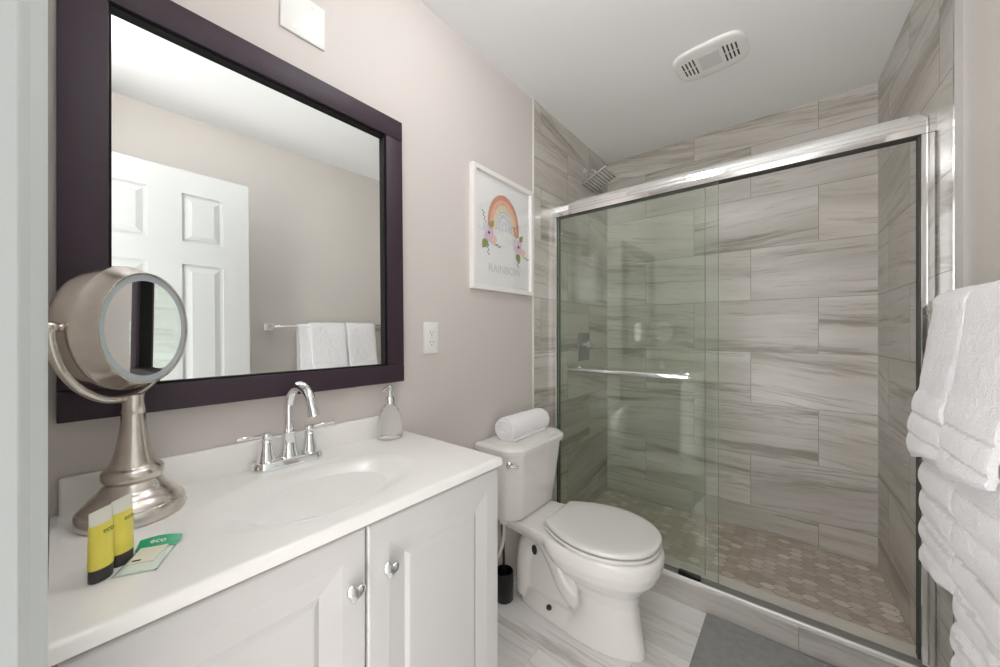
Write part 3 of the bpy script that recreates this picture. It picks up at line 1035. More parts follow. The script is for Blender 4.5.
def disc(y, z, r, mi):
    flat([(y + r * math.cos(2 * PI * k / 14), z + r * math.sin(2 * PI * k / 14)) for k in range(14)], mi)
def leaf(y, z, l, w, ang, mi):
    pts = []
    for k in range(9):
        t = k / 8
        pts.append((l * t, w * math.sin(PI * t ** 0.8)))
    for k in range(8, 0, -1):
        t = k / 8
        pts.append((l * t, -w * math.sin(PI * t ** 0.8) * 0.9))
    c, s = math.cos(ang), math.sin(ang)
    flat([(y + c * a - s * b, z + s * a + c * b) for a, b in pts], mi)
def sprig(y, z, ang, mi):
    for k in range(6):
        a = ang + (0.6 if k % 2 else -0.6)
        yy, zz_ = y + math.cos(ang) * 0.010 * k, z + math.sin(ang) * 0.010 * k
        leaf(yy, zz_, 0.013, 0.0028, a, mi)
for by, bz in ((1.238, 1.655), (1.462, 1.628)):
    sprig(by + 0.03, bz - 0.035, -0.3, 9)
    sprig(by - 0.005, bz - 0.04, -1.5, 9)
    sprig(by - 0.02, bz + 0.04, 1.9, 9)
    sprig(by - 0.035, bz + 0.008, 2.9, 5)
    leaf(by - 0.01, bz - 0.028, 0.055, 0.020, -2.2 if by < 1.3 else -1.2, 8)
    leaf(by + 0.01, bz + 0.028, 0.045, 0.014, 0.9, 8)
    flower(by + 0.036, bz - 0.024, 0.022, 7)
    flower(by, bz, 0.034, 6)
    flower(by - 0.022, bz + 0.022, 0.018, 5)
    disc(by + 0.002, bz + 0.002, 0.007, 9)
mesh('print', bm, mats, pic)
text('lettering', 'RAINBOW', 0.052, 'ink_text', (0.0096, 1.362, 1.500), (0, 1, 0), (0, 0, 1), pic)
bm = bxo(0.0105, 0.012, py0 + 0.020, py1 - 0.020, pz0 + 0.020, pz1 - 0.020)
mesh('glazing', bm, 'glazing', pic)

# ------------------------------------------------------------------ toilet
TY = 1.367
to = thing('toilet', 'white two piece toilet with closed lid beside the shower', 'toilet', (0.38, TY, 0))
def egg(z, xb, xf, w, n=44, pw=2.2, skew=0.42, dy=0.0):
    """plan outline of the bowl: narrower towards the front"""
    out = []
    cx = xb + (xf - xb) * skew
    for q in range(n):
        a = 2 * PI * q / n
        c, s = math.cos(a), math.sin(a)
        ext = (xf - cx) if c > 0 else (cx - xb)
        e = 2 / pw if c > 0 else 2 / (pw + 1.0)
        x = cx + ext * math.copysign(abs(c) ** e, c)
        y = TY + dy + w * math.copysign(abs(s) ** (2 / pw), s)
        out.append(Vector((x, y, z)))
    return out
bm = nb()
# bowl and front pedestal
loft(bm, [egg(0.0, 0.29, 0.654, 0.086, pw=1.85, dy=0.011), egg(0.025, 0.29, 0.653, 0.085, pw=1.85, dy=0.011), egg(0.08, 0.36, 0.645, 0.079, pw=2.0, dy=0.008), egg(0.14, 0.40, 0.636, 0.076, pw=2.2, dy=0.005), egg(0.19, 0.405, 0.630, 0.075, pw=2.3, dy=0.003),
          egg(0.235, 0.37, 0.636, 0.088, pw=2.3), egg(0.27, 0.33, 0.662, 0.120), egg(0.31, 0.29, 0.695, 0.153), egg(0.35, 0.26, 0.714, 0.170), egg(0.385, 0.25, 0.720, 0.176), egg(0.402, 0.25, 0.718, 0.175), egg(0.410, 0.252, 0.712, 0.170)])
# foot along the floor
def foot(z, x0, x1, w0, w1, n=40):
    # a tapering slab: narrow at the wall end, wider towards the pedestal
    out = []
    for q in range(n):
        c, s_ = math.cos(2 * PI * q / n), math.sin(2 * PI * q / n)
        u = 0.5 + 0.5 * math.copysign(abs(c) ** 0.6, c)
        out.append(Vector((x0 + (x1 - x0) * u, TY + (w0 + (w1 - w0) * u ** 0.7) * math.copysign(abs(s_) ** 0.7, s_), z)))
    return out
loft(bm, [foot(0.0, 0.10, 0.50, 0.038, 0.078), foot(0.025, 0.102, 0.50, 0.036, 0.076), foot(0.055, 0.105, 0.49, 0.031, 0.066), foot(0.075, 0.11, 0.48, 0.024, 0.055)])
# inner web and trapway
box(bm, 0.12, 0.50, TY - 0.018, TY + 0.018, 0.02, 0.36)
trap = catmull([(0.50, TY, 0.17), (0.42, TY, 0.115), (0.345, TY, 0.15), (0.285, TY, 0.245), (0.215, TY, 0.315), (0.145, TY, 0.27), (0.122, TY, 0.15), (0.120, TY, 0.03)], 8)
tube(bm, trap, [0.052 - 0.012 * i / (len(trap) - 1) for i in range(len(trap))], 20)
# deck under the tank
loft(bm, [[Vector((x, TY + s * y, z)) for x, s, y in ((0.055, -1, w), (0.40, -1, w + 0.035), (0.40, 1, w + 0.035), (0.055, 1, w))] for z, w in ((0.325, 0.06), (0.355, 0.105), (0.385, 0.120), (0.410, 0.122))])
ob = mesh('bowl', bm, 'porcelain', to, smooth=True)
rm = ob.modifiers.new('remesh', 'REMESH')
rm.mode = 'VOXEL'
rm.voxel_size = 0.005
rm.use_smooth_shade = True
sm = ob.modifiers.new('smooth', 'SMOOTH')
sm.factor = 0.5
sm.iterations = 9
# seat ring and lid: straight hinge edge, rounded front
def lidline(z, g, n=26, x0=0.290, x1=0.708, w=0.184, hb=0.108):
    # straight hinge edge with sharp corners, sides swelling out, round front
    half = []
    xm = 0.50
    for q in range(n + 1):
        t = q / n
        x = x0 + g + (xm - x0 - g) * t
        half.append((x, hb - g + (w - hb) * math.sin(PI / 2 * t) ** 0.85))
    for q in range(1, n + 1):
        a = PI / 2 * q / n
        half.append((xm + (x1 - g - xm) * math.sin(a), (w - g) * max(0.0, math.cos(a)) ** 0.93))
    pts = half + [(x, -y) for x, y in reversed(half[:-1])]
    return [Vector((x, TY + y, z)) for x, y in pts]
bm = nb()
loft(bm, [lidline(0.4095, 0.030), lidline(0.4168, 0.028), lidline(0.4170, 0.003), lidline(0.419, 0.0008), lidline(0.426, 0.0008), lidline(0.4283, 0.003), lidline(0.4285, 0.03)])
mesh('seat', bm, 'seat_plastic', to, smooth=True, angle=35)
bm = nb()
loft(bm, [lidline(0.4286, 0.030), lidline(0.4346, 0.028), lidline(0.4348, 0.003), lidline(0.437, 0.0012), lidline(0.442, 0.0008), lidline(0.448, 0.0025), lidline(0.4515, 0.008), lidline(0.4535, 0.018), lidline(0.4545, 0.05), lidline(0.455, 0.10)])
mesh('lid', bm, 'seat_plastic', to, smooth=True, angle=35)
for sgn in (-1, 1):
    bm = nb()
    box(bm, 0.266, 0.305, TY + sgn * 0.070 - 0.018, TY + sgn * 0.070 + 0.018, 0.409, 0.432, 0.006, 3)
    mesh('hinge', bm, 'seat_plastic', to, smooth=True, angle=45)
# tank: chamfered front corners, tapering downwards
def tank_ring(z, xf, ws, wf, xs_, xb=0.014):
    pts = [(xb, -ws), (xs_, -ws), (xf, -wf), (xf, wf), (xs_, ws), (xb, ws)]
    # soften corners
    out = []
    n = len(pts)
    for i in range(n):
        p, a, b = Vector(pts[i]), Vector(pts[i - 1]), Vector(pts[(i + 1) % n])
        rr = 0.022 if 1 <= i <= 4 else 0.006
        da, db = (a - p).normalized() * rr, (b - p).normalized() * rr
        for t in (0, 0.25, 0.5, 0.75, 1):
            q = (p + da) * (1 - t) ** 2 + p * 2 * t * (1 - t) + (p + db) * t * t
            out.append(Vector((q.x, TY + q.y, z)))
    return out
bm = nb()
loft(bm, [tank_ring(0.412, 0.170, 0.165, 0.115, 0.13), tank_ring(0.418, 0.185, 0.178, 0.125, 0.142), tank_ring(0.43, 0.192, 0.183, 0.128, 0.148), tank_ring(0.56, 0.205, 0.194, 0.142, 0.156), tank_ring(0.695, 0.216, 0.204, 0.157, 0.166), tank_ring(0.703, 0.216, 0.204, 0.157, 0.166)])
mesh('tank', bm, 'porcelain', to, smooth=True, angle=35)
bm = nb()
loft(bm, [tank_ring(0.7035, 0.226, 0.213, 0.163, 0.171, 0.008), tank_ring(0.7055, 0.230, 0.217, 0.166, 0.173, 0.006), tank_ring(0.724, 0.232, 0.219, 0.167, 0.174, 0.006), tank_ring(0.731, 0.228, 0.215, 0.164, 0.171, 0.008), tank_ring(0.7355, 0.218, 0.205, 0.156, 0.164, 0.015), tank_ring(0.737, 0.20, 0.187, 0.141, 0.15, 0.03)])
mesh('tank_lid', bm, 'porcelain', to, smooth=True, angle=35)
# flush lever on the front, left end
bm = nb()
LY = 1.215
lathe(bm, [(0.013, 0), (0.014, 0.002), (0.014, 0.007), (0.009, 0.010), (0.007, 0.014)], frame_from((0.7, -0.7, 0), (0.179, 1.174, 0.668)), 24)
tube(bm, catmull([(0.190, 1.162, 0.668), (0.198, 1.164, 0.6685), (0.207, 1.174, 0.667), (0.215, 1.186, 0.664)], 6), [0.006] * 6 + [0.0055] * 6 + [0.0065] * 7, 12)
mesh('flush_lever', bm, 'chrome', to, smooth=True, angle=50)
for sgn in (-1, 1):
    bm = nb()
    lathe(bm, [(0.011, 0), (0.0115, 0.003), (0.010, 0.010), (0.006, 0.014), (0.0, 0.015)], Matrix.Translation((0.285, TY + sgn * 0.062, 0.058)), 18)
    mesh('bolt_cap', bm, 'rubber', to, smooth=True)

bm = nb()
lathe(bm, [(0.0, 0.0), (0.016, 0.001), (0.018, 0.004), (0.0, 0.0055)], Matrix.Translation((0.205, TY - 0.047, 0.268)) @ Matrix.Rotation(math.radians(90), 4, 'X') @ Matrix.Diagonal((0.75, 1.2, 1.0, 1.0)), 24)  # dark disc in place of an open bolt hole
mesh('side_hole', bm, 'rubber', to, smooth=True, label='dark oval disc standing in for the hole in the pedestal side')

# water supply behind the toilet
ws = thing('water_supply', 'white water supply line with valve behind the toilet tank', 'plumbing', (0.05, 1.225, 0))
bm = nb()
lathe(bm, [(0.016, 0), (0.016, 0.022), (0.012, 0.026)], Matrix.Translation((0.10, 1.238, 0.382)), 18)
mesh('nut', bm, 'white_plastic', ws, smooth=True, angle=40)
bm = nb()
tube(bm, catmull([(0.10, 1.238, 0.385), (0.102, 1.234, 0.33), (0.096, 1.222, 0.27), (0.07, 1.214, 0.22), (0.05, 1.215, 0.17)], 8), 0.007, 12)
mesh('hose', bm, 'pipe_white', ws, smooth=True)
bm = nb()
cyl(bm, (0.0, 1.215, 0.16), (0.05, 1.215, 0.16), 0.007)
lathe(bm, [(0.024, 0), (0.022, 0.004), (0.008, 0.006)], frame_from((1, 0, 0), (0, 1.215, 0.16)), 24)
rod(bm, (0.05, 1.215, 0.145), (0.05, 1.215, 0.178), 0.010)
mesh('valve', bm, 'chrome', ws, smooth=True, angle=40)

# toilet brush
TBX, TBY = 0.052, 1.298
tb = thing('toilet_brush', 'black toilet brush in its round holder between vanity and toilet', 'toilet brush', (TBX, TBY, 0))
bm = nb()
lathe(bm, [(0.041, 0.0), (0.043, 0.003), (0.043, 0.118), (0.042, 0.124), (0.040, 0.126), (0.038, 0.123), (0.038, 0.01)], Matrix.Translation((TBX, TBY, 0.0)), 36)
mesh('holder', bm, 'black_plastic', tb, smooth=True, angle=40)
bm = nb()
tube(bm, [Vector((TBX, TBY, 0.05)), Vector((TBX + 0.004, TBY - 0.008, 0.2)), Vector((TBX + 0.010, TBY - 0.022, 0.36)), Vector((TBX + 0.011, TBY - 0.025, 0.385))], [0.006, 0.0065, 0.008, 0.006], 14)
lathe(bm, [(0.012, 0.012), (0.03, 0.02), (0.034, 0.05), (0.03, 0.08), (0.01, 0.09)], Matrix.Translation((TBX, TBY, 0)), 24)
mesh('brush', bm, 'black_plastic', tb, smooth=True, angle=40)

# rolled towel on the tank
RXc, RZc, RR = 0.098, 0.737, 0.052
bm = nb()
ny = 34
prof_ = []
N_SP = 130
spiral = []
for q in range(N_SP + 1):
    t = q / N_SP
    a = 2 * PI * 3.1 * t + 0.25
    r = 0.008 + (RR - 0.008) * t
    spiral.append((r * math.cos(a), r * math.sin(a)))
# outer surface closed, soft ends with the spiral visible
seg = 56
rings = []
ya, yb = 1.243, 1.526
for i in range(ny + 1):
    t = i / ny
    y = ya + (yb - ya) * t
    ends = min(t, 1 - t) * ny
    shrink = 1.0 if ends > 1.5 else 0.95 + 0.033 * ends
    ring = []
    for k in range(seg):
        a = 2 * PI * k / seg
        r = RR * shrink * (1 + 0.035 * noise.noise(Vector((math.cos(a) * 1.4, math.sin(a) * 1.4, t * 4.0))))
        z = r * math.sin(a)
        z = max(z, -RR * 0.88)
        bumpy = 0.0025 * noise.noise(Vector((math.cos(a) * 5, math.sin(a) * 5, t * 14.0)))
        ring.append(Vector((RXc + (r + bumpy) * math.cos(a) * 1.08, y + 0.004 * noise.noise(Vector((math.cos(a) * 2, math.sin(a) * 2, 9))), RZc + RR * 0.885 + z)))
    rings.append(ring)
loft(bm, rings)
# spiral groove relief on both ends
for yy, sg in ((ya - 0.001, -1), (yb + 0.001, 1)):
    pts = [Vector((RXc + a * 0.94, yy + 0.0015 * sg, RZc + RR * 0.885 + b * 0.92)) for a, b in spiral]
    tube(bm, pts, [0.0042] * len(pts), 8)
# free flap lying on the lid in front
flap = []
for i in range(ny + 1):
    t = i / ny
    y = ya + 0.004 + (yb - ya - 0.03) * t
    e = 0.003 * noise.noise(Vector((t * 9, 3, 1)))
    flap.append([Vector((RXc - 0.01, y, RZc + 0.0018)), Vector((RXc + 0.040 + e, y, RZc + 0.0018)), Vector((RXc + 0.052 + e, y, RZc + 0.003)), Vector((RXc + 0.052 + e, y, RZc + 0.008)), Vector((RXc + 0.042 + e, y, RZc + 0.012)), Vector((RXc - 0.01, y, RZc + 0.014))])
loft(bm, flap)
o = mesh('rolled_towel', bm, 'towel', None, smooth=True, angle=60)
tag(o, 'white rolled towel resting on the toilet tank lid', 'towel')

# ------------------------------------------------------------------ shower enclosure
ZH0, ZH1 = 1.857, 1.940                 # header
YH0, YH1 = 1.797, 1.846
sf = thing('shower_enclosure', 'bright aluminium sliding shower door frame with wide header rail', 'shower frame', (0.70, 1.825, 0.098))
# header: profile in (y, z) swept along x, with a gently sloped top that throws light on the ceiling
hp = [(YH0 - 0.0005, ZH0), (YH0 - 0.001, ZH0 + 0.020), (YH0 + 0.002, ZH0 + 0.0215), (YH0 + 0.002, ZH0 + 0.0245), (YH0 - 0.001, ZH0 + 0.026), (YH0 - 0.0005, ZH0 + 0.036), (YH0 + 0.0015, ZH0 + 0.0375), (YH0 + 0.0015, ZH0 + 0.040), (YH0 - 0.001, ZH0 + 0.0415),
      (YH0 - 0.001, ZH0 + 0.052), (YH0 + 0.0005, ZH0 + 0.062), (YH0 + 0.003, ZH0 + 0.0695), (YH0 + 0.032, ZH0 + 0.0788), (YH0 + 0.036, ZH0 + 0.0795), (YH1 - 0.002, ZH0 + 0.0795), (YH1, ZH0 + 0.077), (YH1, ZH0)]
bm = nb()
xe = lambda y: xr(y) - 0.0005
vr0 = [Vector((0.0065, y, z)) for y, z in hp]
vr1 = [Vector((xe(y), y, z)) for y, z in hp]
loft(bm, [vr0, vr1])
mesh('header_rail', bm, 'alu', sf, smooth=True, angle=25)
bm = nb()
box(bm, 0.0068, xr(1.82) - 0.001, YH0 + 0.006, YH1 - 0.003, ZH0 - 0.002, ZH0 - 0.0002)  # dark strip stands in for the shade of the glass slot
mesh('slot_shade_strip', bm, 'rubber', sf, label='dark strip painted as the shaded slot under the header rail')
# bottom track on the curb
tp = [(1.778, 0.098), (1.778, 0.111), (1.780, 0.116), (1.785, 0.117), (1.788, 0.112), (1.788, 0.102), (1.789, 0.098)]
bm = nb()
loft(bm, [[Vector((0.0065, y, z)) for y, z in tp], [Vector((xe(y), y, z)) for y, z in tp]])
M['lip'] = plain('light satin aluminium', srgb(226, 224, 220), 0.42, 0.35, var=0.02)
mesh('track_lip', bm, 'lip', sf)
M['track_grey'] = plain('grey anodised channel', srgb(150, 148, 144), 0.5, 0.1, var=0.05)
bm = nb()
tp2 = [(1.789, 0.098), (1.789, 0.102), (1.836, 0.102), (1.836, 0.109), (1.8415, 0.109), (1.8415, 0.098)]
loft(bm, [[Vector((0.0065, y, z)) for y, z in tp2], [Vector((xe(y), y, z)) for y, z in tp2]])
mesh('bottom_track', bm, 'track_grey', sf)
bm = nb()
box(bm, 0.0065, 0.030, 1.797, 1.845, 0.12, ZH0 - 0.0005, 0.002, 1)
mesh('wall_jamb', bm, 'alu', sf)
bm = nb()
box(bm, xr(1.797) - 0.034, xr(1.85) - 0.0005, 1.797, 1.845, 0.12, ZH0 - 0.0005, 0.002, 1)
mesh('wall_jamb', bm, 'alu', sf)
for xa, xb_ in ((0.030, 0.0345), (xr(1.797) - 0.0385, xr(1.797) - 0.034)):
    bm = bxo(xa, xb_, 1.812, 1.842, 0.125, ZH0 - 0.002)
    mesh('bumper_strip', bm, 'rubber', sf)
bm = nb()
box(bm, 0.665, 0.755, 1.799, 1.823, 0.104, 0.126, 0.003, 2)
mesh('door_guide', bm, 'black_plastic', sf, smooth=True, angle=40)

def glass_door(name, label, x0, x1, y, rail):
    t = thing(name, label, 'shower door', ((x0 + x1) / 2, y, 0.13), 'sliding shower doors')
    bm = bxo(x0, x1, y - 0.003, y + 0.003, 0.128, ZH0 + 0.008)
    mesh('glass_pane', bm, 'glass_door', t)
    for xx in (x0, x1):
        bm = bxo(xx - 0.0012, xx + 0.0012, y - 0.0034, y + 0.0034, 0.128, ZH0 - 0.001)
        mesh('glass_edge', bm, 'glass_edge', t)
    return t
gd = glass_door('sliding_glass_door', 'outer sliding glass shower door carrying the chrome bar', 0.040, 0.823, 1.806, True)
# chrome bar on the outer pane
bm = nb()
rod(bm, (0.128, 1.752, 1.010), (0.722, 1.752, 1.010), 0.0118, 20)
hb = mesh('handle_bar', bm, 'chrome', gd, smooth=True, angle=40)
for xx in (0.165, 0.700):
    bm = nb()
    rod(bm, (xx, 1.803, 1.010), (xx, 1.752, 1.010), 0.0108, 18)
    lathe(bm, [(0.016, 0), (0.016, 0.004), (0.010, 0.007)], frame_from((0, -1, 0), (xx, 1.8028, 1.010)), 24)
    mesh('bar_post', bm, 'chrome', hb, smooth=True, angle=40)
glass_door('sliding_glass_door', 'inner sliding glass shower door behind the one with the bar', 0.036, 0.768, 1.834, False)

# shower head
sh = thing('rain_shower', 'square chrome rain shower head high on the shower wall', 'shower head', (0.006, 2.205, 2.255))
bm = nb()
lathe(bm, [(0.028, 0), (0.028, 0.004), (0.018, 0.010), (0.011, 0.012)], frame_from((1, 0, 0), (0.006, 2.205, 2.255)), 28)
mesh('flange', bm, 'chrome', sh, smooth=True, angle=40)
bm = nb()
tube(bm, catmull([(0.012, 2.205, 2.255), (0.045, 2.205, 2.256), (0.075, 2.205, 2.240), (0.092, 2.205, 2.205)], 8), 0.0095, 16)
lathe(bm, [(0.013, -0.012), (0.016, -0.005), (0.016, 0.005), (0.013, 0.012)], Matrix.Translation((0.094, 2.205, 2.198)), 20)
mesh('arm', bm, 'chrome', sh, smooth=True, angle=40)
tl = Matrix.Translation((0.102, 2.205, 2.180)) @ Matrix.Rotation(math.radians(-24), 4, 'Y')
bm = nb()
box(bm, -0.092, 0.092, -0.092, 0.092, -0.006, 0.004, 0.004, 2)
lathe(bm, [(0.03, 0.003), (0.026, 0.010), (0.014, 0.016)], None, 24)
bm.transform(tl)
hp_ = mesh('head_plate', bm, 'chrome_soft', sh, smooth=True, angle=40)
bm = nb()
for i in range(9):
    for j in range(9):
        x, y = (i - 4) * 0.0195, (j - 4) * 0.0195
        lathe(bm, [(0.0042, -0.0055), (0.0032, -0.0085), (0.001, -0.0088)], Matrix.Translation((x, y, 0)), 8)
bm.transform(tl)
mesh('nozzle_field', bm, 'rubber', hp_, label='grid of dark rubber nozzles')

# shower valve
sv = thing('shower_valve', 'square chrome shower valve with lever on the left shower wall', 'shower valve', (0.006, 2.185, 1.115))
bm = bxo(0.006, 0.012, 2.105, 2.262, 1.025, 1.205, 0.003, 2)
M['valve_plate'] = plain('dull chrome plate', srgb(150, 150, 148), 0.4, 0.6, var=0.03)
mesh('plate', bm, 'valve_plate', sv, smooth=True, angle=40)
bm = nb()
lathe(bm, [(0.026, 0), (0.025, 0.028), (0.022, 0.031)], frame_from((1, 0, 0), (0.011, 2.185, 1.128)), 28)
kn = mesh('handle', bm, 'chrome', sv, smooth=True, angle=40)
bm = nb()
box(bm, 0.036, 0.048, 2.125, 2.245, 1.120, 1.136, 0.004, 2)
mesh('lever', bm, 'chrome', kn, smooth=True, angle=40)

# ------------------------------------------------------------------ bath mat
bm = nb()
box(bm, 0.785, 1.385, 0.80, 1.768, 0.0005, 0.011, 0.004, 2)
o = mesh('bath_mat', bm, 'mat', None, smooth=True, angle=60)
tag(o, 'grey cotton bath mat on the floor along the shower curb', 'bath mat')

# ------------------------------------------------------------------ ceiling fan grille and the ceiling lamp
ef = thing('exhaust_fan', 'white rounded exhaust fan cover with slots on the ceiling', 'exhaust fan', (0.783, 1.855, H))
FCX, FCY, FA = 0.783, 1.862, math.radians(-3)
def fpt(u, v, z):
    return Vector((FCX + math.cos(FA) * u - math.sin(FA) * v, FCY + math.sin(FA) * u + math.cos(FA) * v, z))
def fring(hx, hy, z, n=48):
    out = []
    for q in range(n):
        a = 2 * PI * q / n
        c, s = math.cos(a), math.sin(a)
        # barrel outline: bowed short ends
        u = hx * math.copysign(abs(c) ** 0.55, c)
        v = hy * math.copysign(abs(s) ** 0.5, s)
        out.append(fpt(u * (1 + 0.0 * v), v, z))
    return out
bm = nb()
loft(bm, [fring(0.142, 0.112, H - 0.0005), fring(0.142, 0.112, H - 0.005), fring(0.138, 0.108, H - 0.010), fring(0.130, 0.098, H - 0.0125), fring(0.118, 0.08, H - 0.0135), fring(0.06, 0.04, H - 0.0138)])
mesh('cover', bm, 'white_plastic', ef, smooth=True, angle=50)
bm = nb()
a = [fpt(u, v, H - 0.0145) for u, v in ((-0.040, -0.050), (0.040, -0.050), (0.040, 0.050), (-0.040, 0.050))]
loft(bm, [a, [p + Vector((0, 0, 0.003)) for p in a]])
mesh('lens', bm, 'plastic_grey', ef, label='flat grey lens in the middle')
for s in (-1, 1):
    for c_ in range(4):
        u = s * (0.059 + 0.0150 * c_)
        for v0, v1 in ((-0.056, -0.004), (0.004, 0.056)):
            bm = nb()
            k_ = 1 - 0.06 * c_
            a = [fpt(u + du, v * k_, H - 0.0143) for du, v in ((-0.0030, v0), (0.0030, v0), (0.0030, v1), (-0.0030, v1))]
            loft(bm, [a, [p + Vector((0, 0, 0.006)) for p in a]])
            mesh('slot', bm, 'slot', ef, label='dark vent slot')
LX, LY_ = 0.58, 0.76
cl = thing('ceiling_light', 'round white glass dome lamp on the ceiling over the vanity', 'ceiling light', (LX, LY_, H))
bm = nb()
lathe(bm, [(0.10, 0.0), (0.125, -0.001), (0.125, -0.018), (0.118, -0.022), (0.05, -0.022)], Matrix.Translation((LX, LY_, H)), 48, False, False)
mesh('lamp_ring', bm, 'white_plastic', cl, smooth=True, angle=40)
bm = nb()
lathe(bm, [(0.075 * math.cos(a * PI / 24), -0.020 - 0.075 * math.sin(a * PI / 24)) for a in range(0, 13)], Matrix.Translation((LX, LY_, H)), 48, True, False)
mesh('lamp_diffuser', bm, 'lamp', cl, smooth=True)

sc_ = thing('added_fill_lamp', 'added unseen white glass fill lamp above the door behind the viewer', 'fill lamp', (0.95, YF, 2.22))  # added lamp out of view, there to brighten the ceiling
bm = bxo(0.80, 1.10, YF, YF + 0.02, 2.185, 2.255, 0.004, 2)
mesh('wall_plate', bm, 'chrome_soft', sc_, smooth=True, angle=40)
for xx in (0.86, 1.04):
    bm = nb()
    tube(bm, [Vector((xx, YF + 0.018, 2.22)), Vector((xx, YF + 0.05, 2.215)), Vector((xx, YF + 0.065, 2.228))], 0.008, 12)
    mesh('arm', bm, 'chrome_soft', sc_, smooth=True, angle=40)
    bm = nb()
    lathe(bm, [(0.022, 0.0), (0.034, 0.006), (0.045, 0.03), (0.052, 0.07), (0.055, 0.10), (0.0, 0.101)], Matrix.Translation((xx, YF + 0.068, 2.228)), 32, True, False)
    mesh('glass_shade', bm, 'fill_lamp', sc_, smooth=True, angle=40)

# ------------------------------------------------------------------ towel bar and hanging towels on the right wall
ZBAR = 1.284
BOFF = 0.062
bar = thing('towel_bar', 'chrome towel bar on the right wall beside the shower', 'towel bar', (xr(1.22), 1.22, ZBAR))
def wp(d, y, z):
    """a point d in front of the right wall"""
    return Vector((xr(y) + 0.012 - d, y, z))
bm = nb()
rod(bm, wp(BOFF, 0.85, ZBAR), wp(BOFF, 1.605, ZBAR), 0.0075, 18)
mesh('bar', bm, 'chrome', bar, smooth=True, angle=40)
for yy in (0.855, 1.60):
    bm = nb()
    a = wp(0.0, yy, ZBAR)
    for (d0, d1, h) in ((0.0, 0.010, 0.025), (0.010, BOFF + 0.012, 0.013)):
        lo = [wp(d0, yy - h, ZBAR - h), wp(d0, yy + h, ZBAR - h), wp(d0, yy + h, ZBAR + h), wp(d0, yy - h, ZBAR + h)]
        hi = [wp(d1, yy - h, ZBAR - h), wp(d1, yy + h, ZBAR - h), wp(d1, yy + h, ZBAR + h), wp(d1, yy - h, ZBAR + h)]
        loft(bm, [lo, hi])
    mesh('bracket', bm, 'chrome_soft', bar)


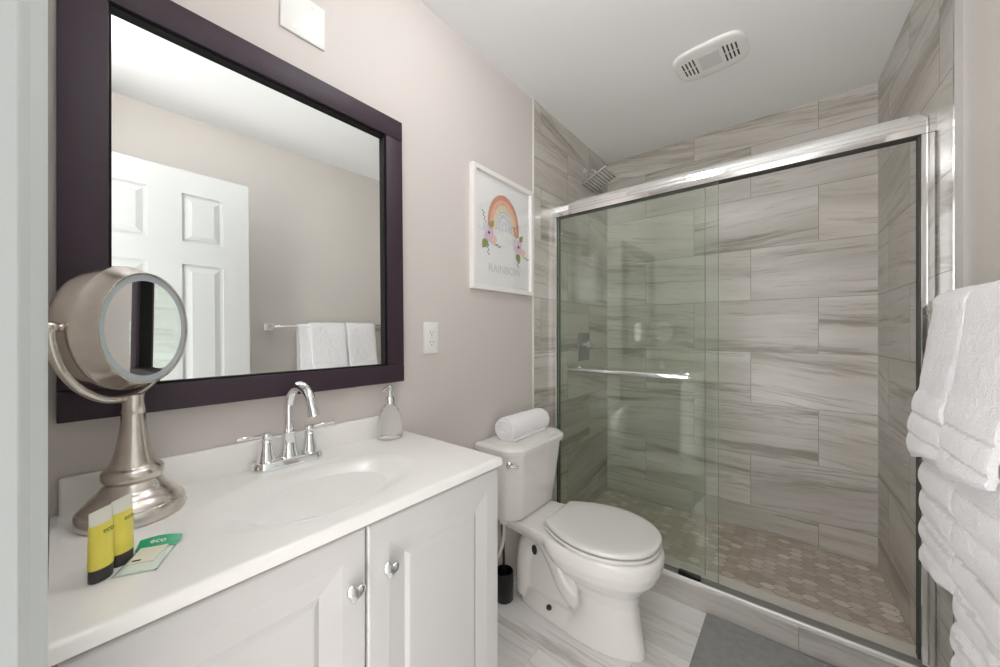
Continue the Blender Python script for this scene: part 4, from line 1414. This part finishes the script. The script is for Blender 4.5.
def hanging_towel(name, label, y0, y1, rin, thick, z_front, z_tilt, z_back, bands, ribs, flare, seed, group, zrib=None):
    """a folded towel over the bar: closed cross-section in (d, z) lofted along y"""
    n_arc, n_side, ny_ = 14, 111, 30
    rings_ = []
    amp = 0.011 if name == 'bath_towel' else 0.006
    for j in range(ny_ + 1):
        t = j / ny_
        y = y0 + (y1 - y0) * t
        ed = min(t, 1 - t) * (y1 - y0)
        pinch = 1.0 if ed > 0.012 else 0.78 + 0.22 * math.sin(PI / 2 * ed / 0.012)
        outer, inner = [], []
        def off(z, front):
            k = max(0.0, (ZBAR - z))
            o_ = flare * min(1.0, k / 0.35) if front else 0.0
            if ribs and z < zrib[0]:
                ph = (zrib[0] - z) / ribs
                o_ += amp * abs(math.sin(PI * ph)) ** 0.6 * (1 if front else 0.3)
            o_ += 0.006 * noise.noise(Vector((y * 9 + seed, z * 7, 1.0 + front)))
            o_ += 0.0022 * noise.noise(Vector((y * 40 + seed, z * 34, 5.0)))
            return o_
        sag = 0.012 * noise.noise(Vector((y * 8 + seed, 0.3, 2)))
        zf = z_front + z_tilt * (1 - 2 * t) + sag
        dback = max(0.010, BOFF - rin - thick)
        # outer path: back bottom, up, over, down the front
        for i in range(n_side // 3):
            z = z_back + (ZBAR - z_back) * i / (n_side // 3)
            outer.append((max(0.003, dback + 0.003 * noise.noise(Vector((y * 12, z * 6, seed)))), z))
        for i in range(n_arc + 1):
            a = PI - PI * i / n_arc
            rr_ = rin + thick * pinch
            outer.append((BOFF + rr_ * math.cos(PI - a) * (-1) * -1 if False else BOFF - rr_ * math.cos(PI - a) * 1.0 if False else BOFF + rr_ * -math.cos(PI * i / n_arc), ZBAR + rr_ * math.sin(PI * i / n_arc) * 1.05 + 0.003 * noise.noise(Vector((y * 14 + seed, i * 0.2, 0)))))
        for i in range(1, n_side + 1):
            z = ZBAR - (ZBAR - zf) * i / n_side
            tail = 1.0 if i < n_side - 2 else (0.75 if i < n_side else 0.4)
            outer.append((BOFF + rin + thick * pinch * tail + off(z, True), z))
        # inner path back up
        for i in range(n_side, 0, -1):
            z = ZBAR - (ZBAR - zf) * i / n_side
            inner.append((BOFF + rin + off(z, True) * 0.9 - 0.0005, z + (0.002 if i == n_side else 0)))
        for i in range(n_arc, -1, -1):
            inner.append((BOFF + rin * -math.cos(PI * i / n_arc), ZBAR + rin * math.sin(PI * i / n_arc)))
        for i in range(n_side // 3 - 1, -1, -1):
            z = z_back + (ZBAR - z_back) * i / (n_side // 3)
            inner.append((max(0.006, BOFF - rin), z))
        jit = 0.0025 * noise.noise(Vector((j * 0.0 + seed, 0, 0)))
        ring_ = []
        for d, z in outer + inner:
            wob_ = (0.004 * noise.noise(Vector((z * 16, seed, 3))) + 0.0015 * noise.noise(Vector((z * 60, seed, 4)))) * (1 - 2 * t)
            p = wp(d, y, z)
            p.y += wob_
            ring_.append(p)
        rings_.append(ring_)
    bm = nb()
    loft(bm, rings_)
    for f in bm.faces:
        c = f.calc_center_median()
        for b0, b1 in bands:
            if b0 < c.z < b1 and (xr(c.y) + 0.012 - c.x) > BOFF:
                f.material_index = 1
    o = mesh(name, bm, ['towel', 'towel_band'], None, smooth=True, angle=70)
    tag(o, label, 'towel', group)
    return o

G_T = 'white towels on the towel bar'
for (ya_, yb_, sd, lab_b, lab_h, zb_, zh_) in (
        (1.305, 1.520, 3.0, 'white bath towel hanging under the hand towel nearest the shower', 'white hand towel on the bar nearest the shower', 0.582, 0.886),
        (1.000, 1.298, 11.0, 'white bath towel hanging under the hand towel at the right edge', 'white hand towel on the bar at the right edge, farther from the shower', 0.42, 0.897)):
    hanging_towel('bath_towel', lab_b, ya_, yb_, 0.008, 0.011, zb_, 0.025, 0.62, [(zb_ + 0.10, zb_ + 0.112), (zb_ + 0.19, zb_ + 0.202), (zb_ + 0.28, zb_ + 0.292)], 0.075, 0.024, sd, G_T, (0.93, 0))
    hanging_towel('hand_towel', lab_h, ya_ + (0.005 if sd < 5 else 0.07), yb_ - 0.003, 0.0200, 0.0105, zh_, 0.020, 0.95, [(zh_ + 0.10, zh_ + 0.108), (zh_ + 0.045, zh_ + 0.052)], 0.058, 0.040, sd + 20, G_T, (zh_ + 0.16, 0))
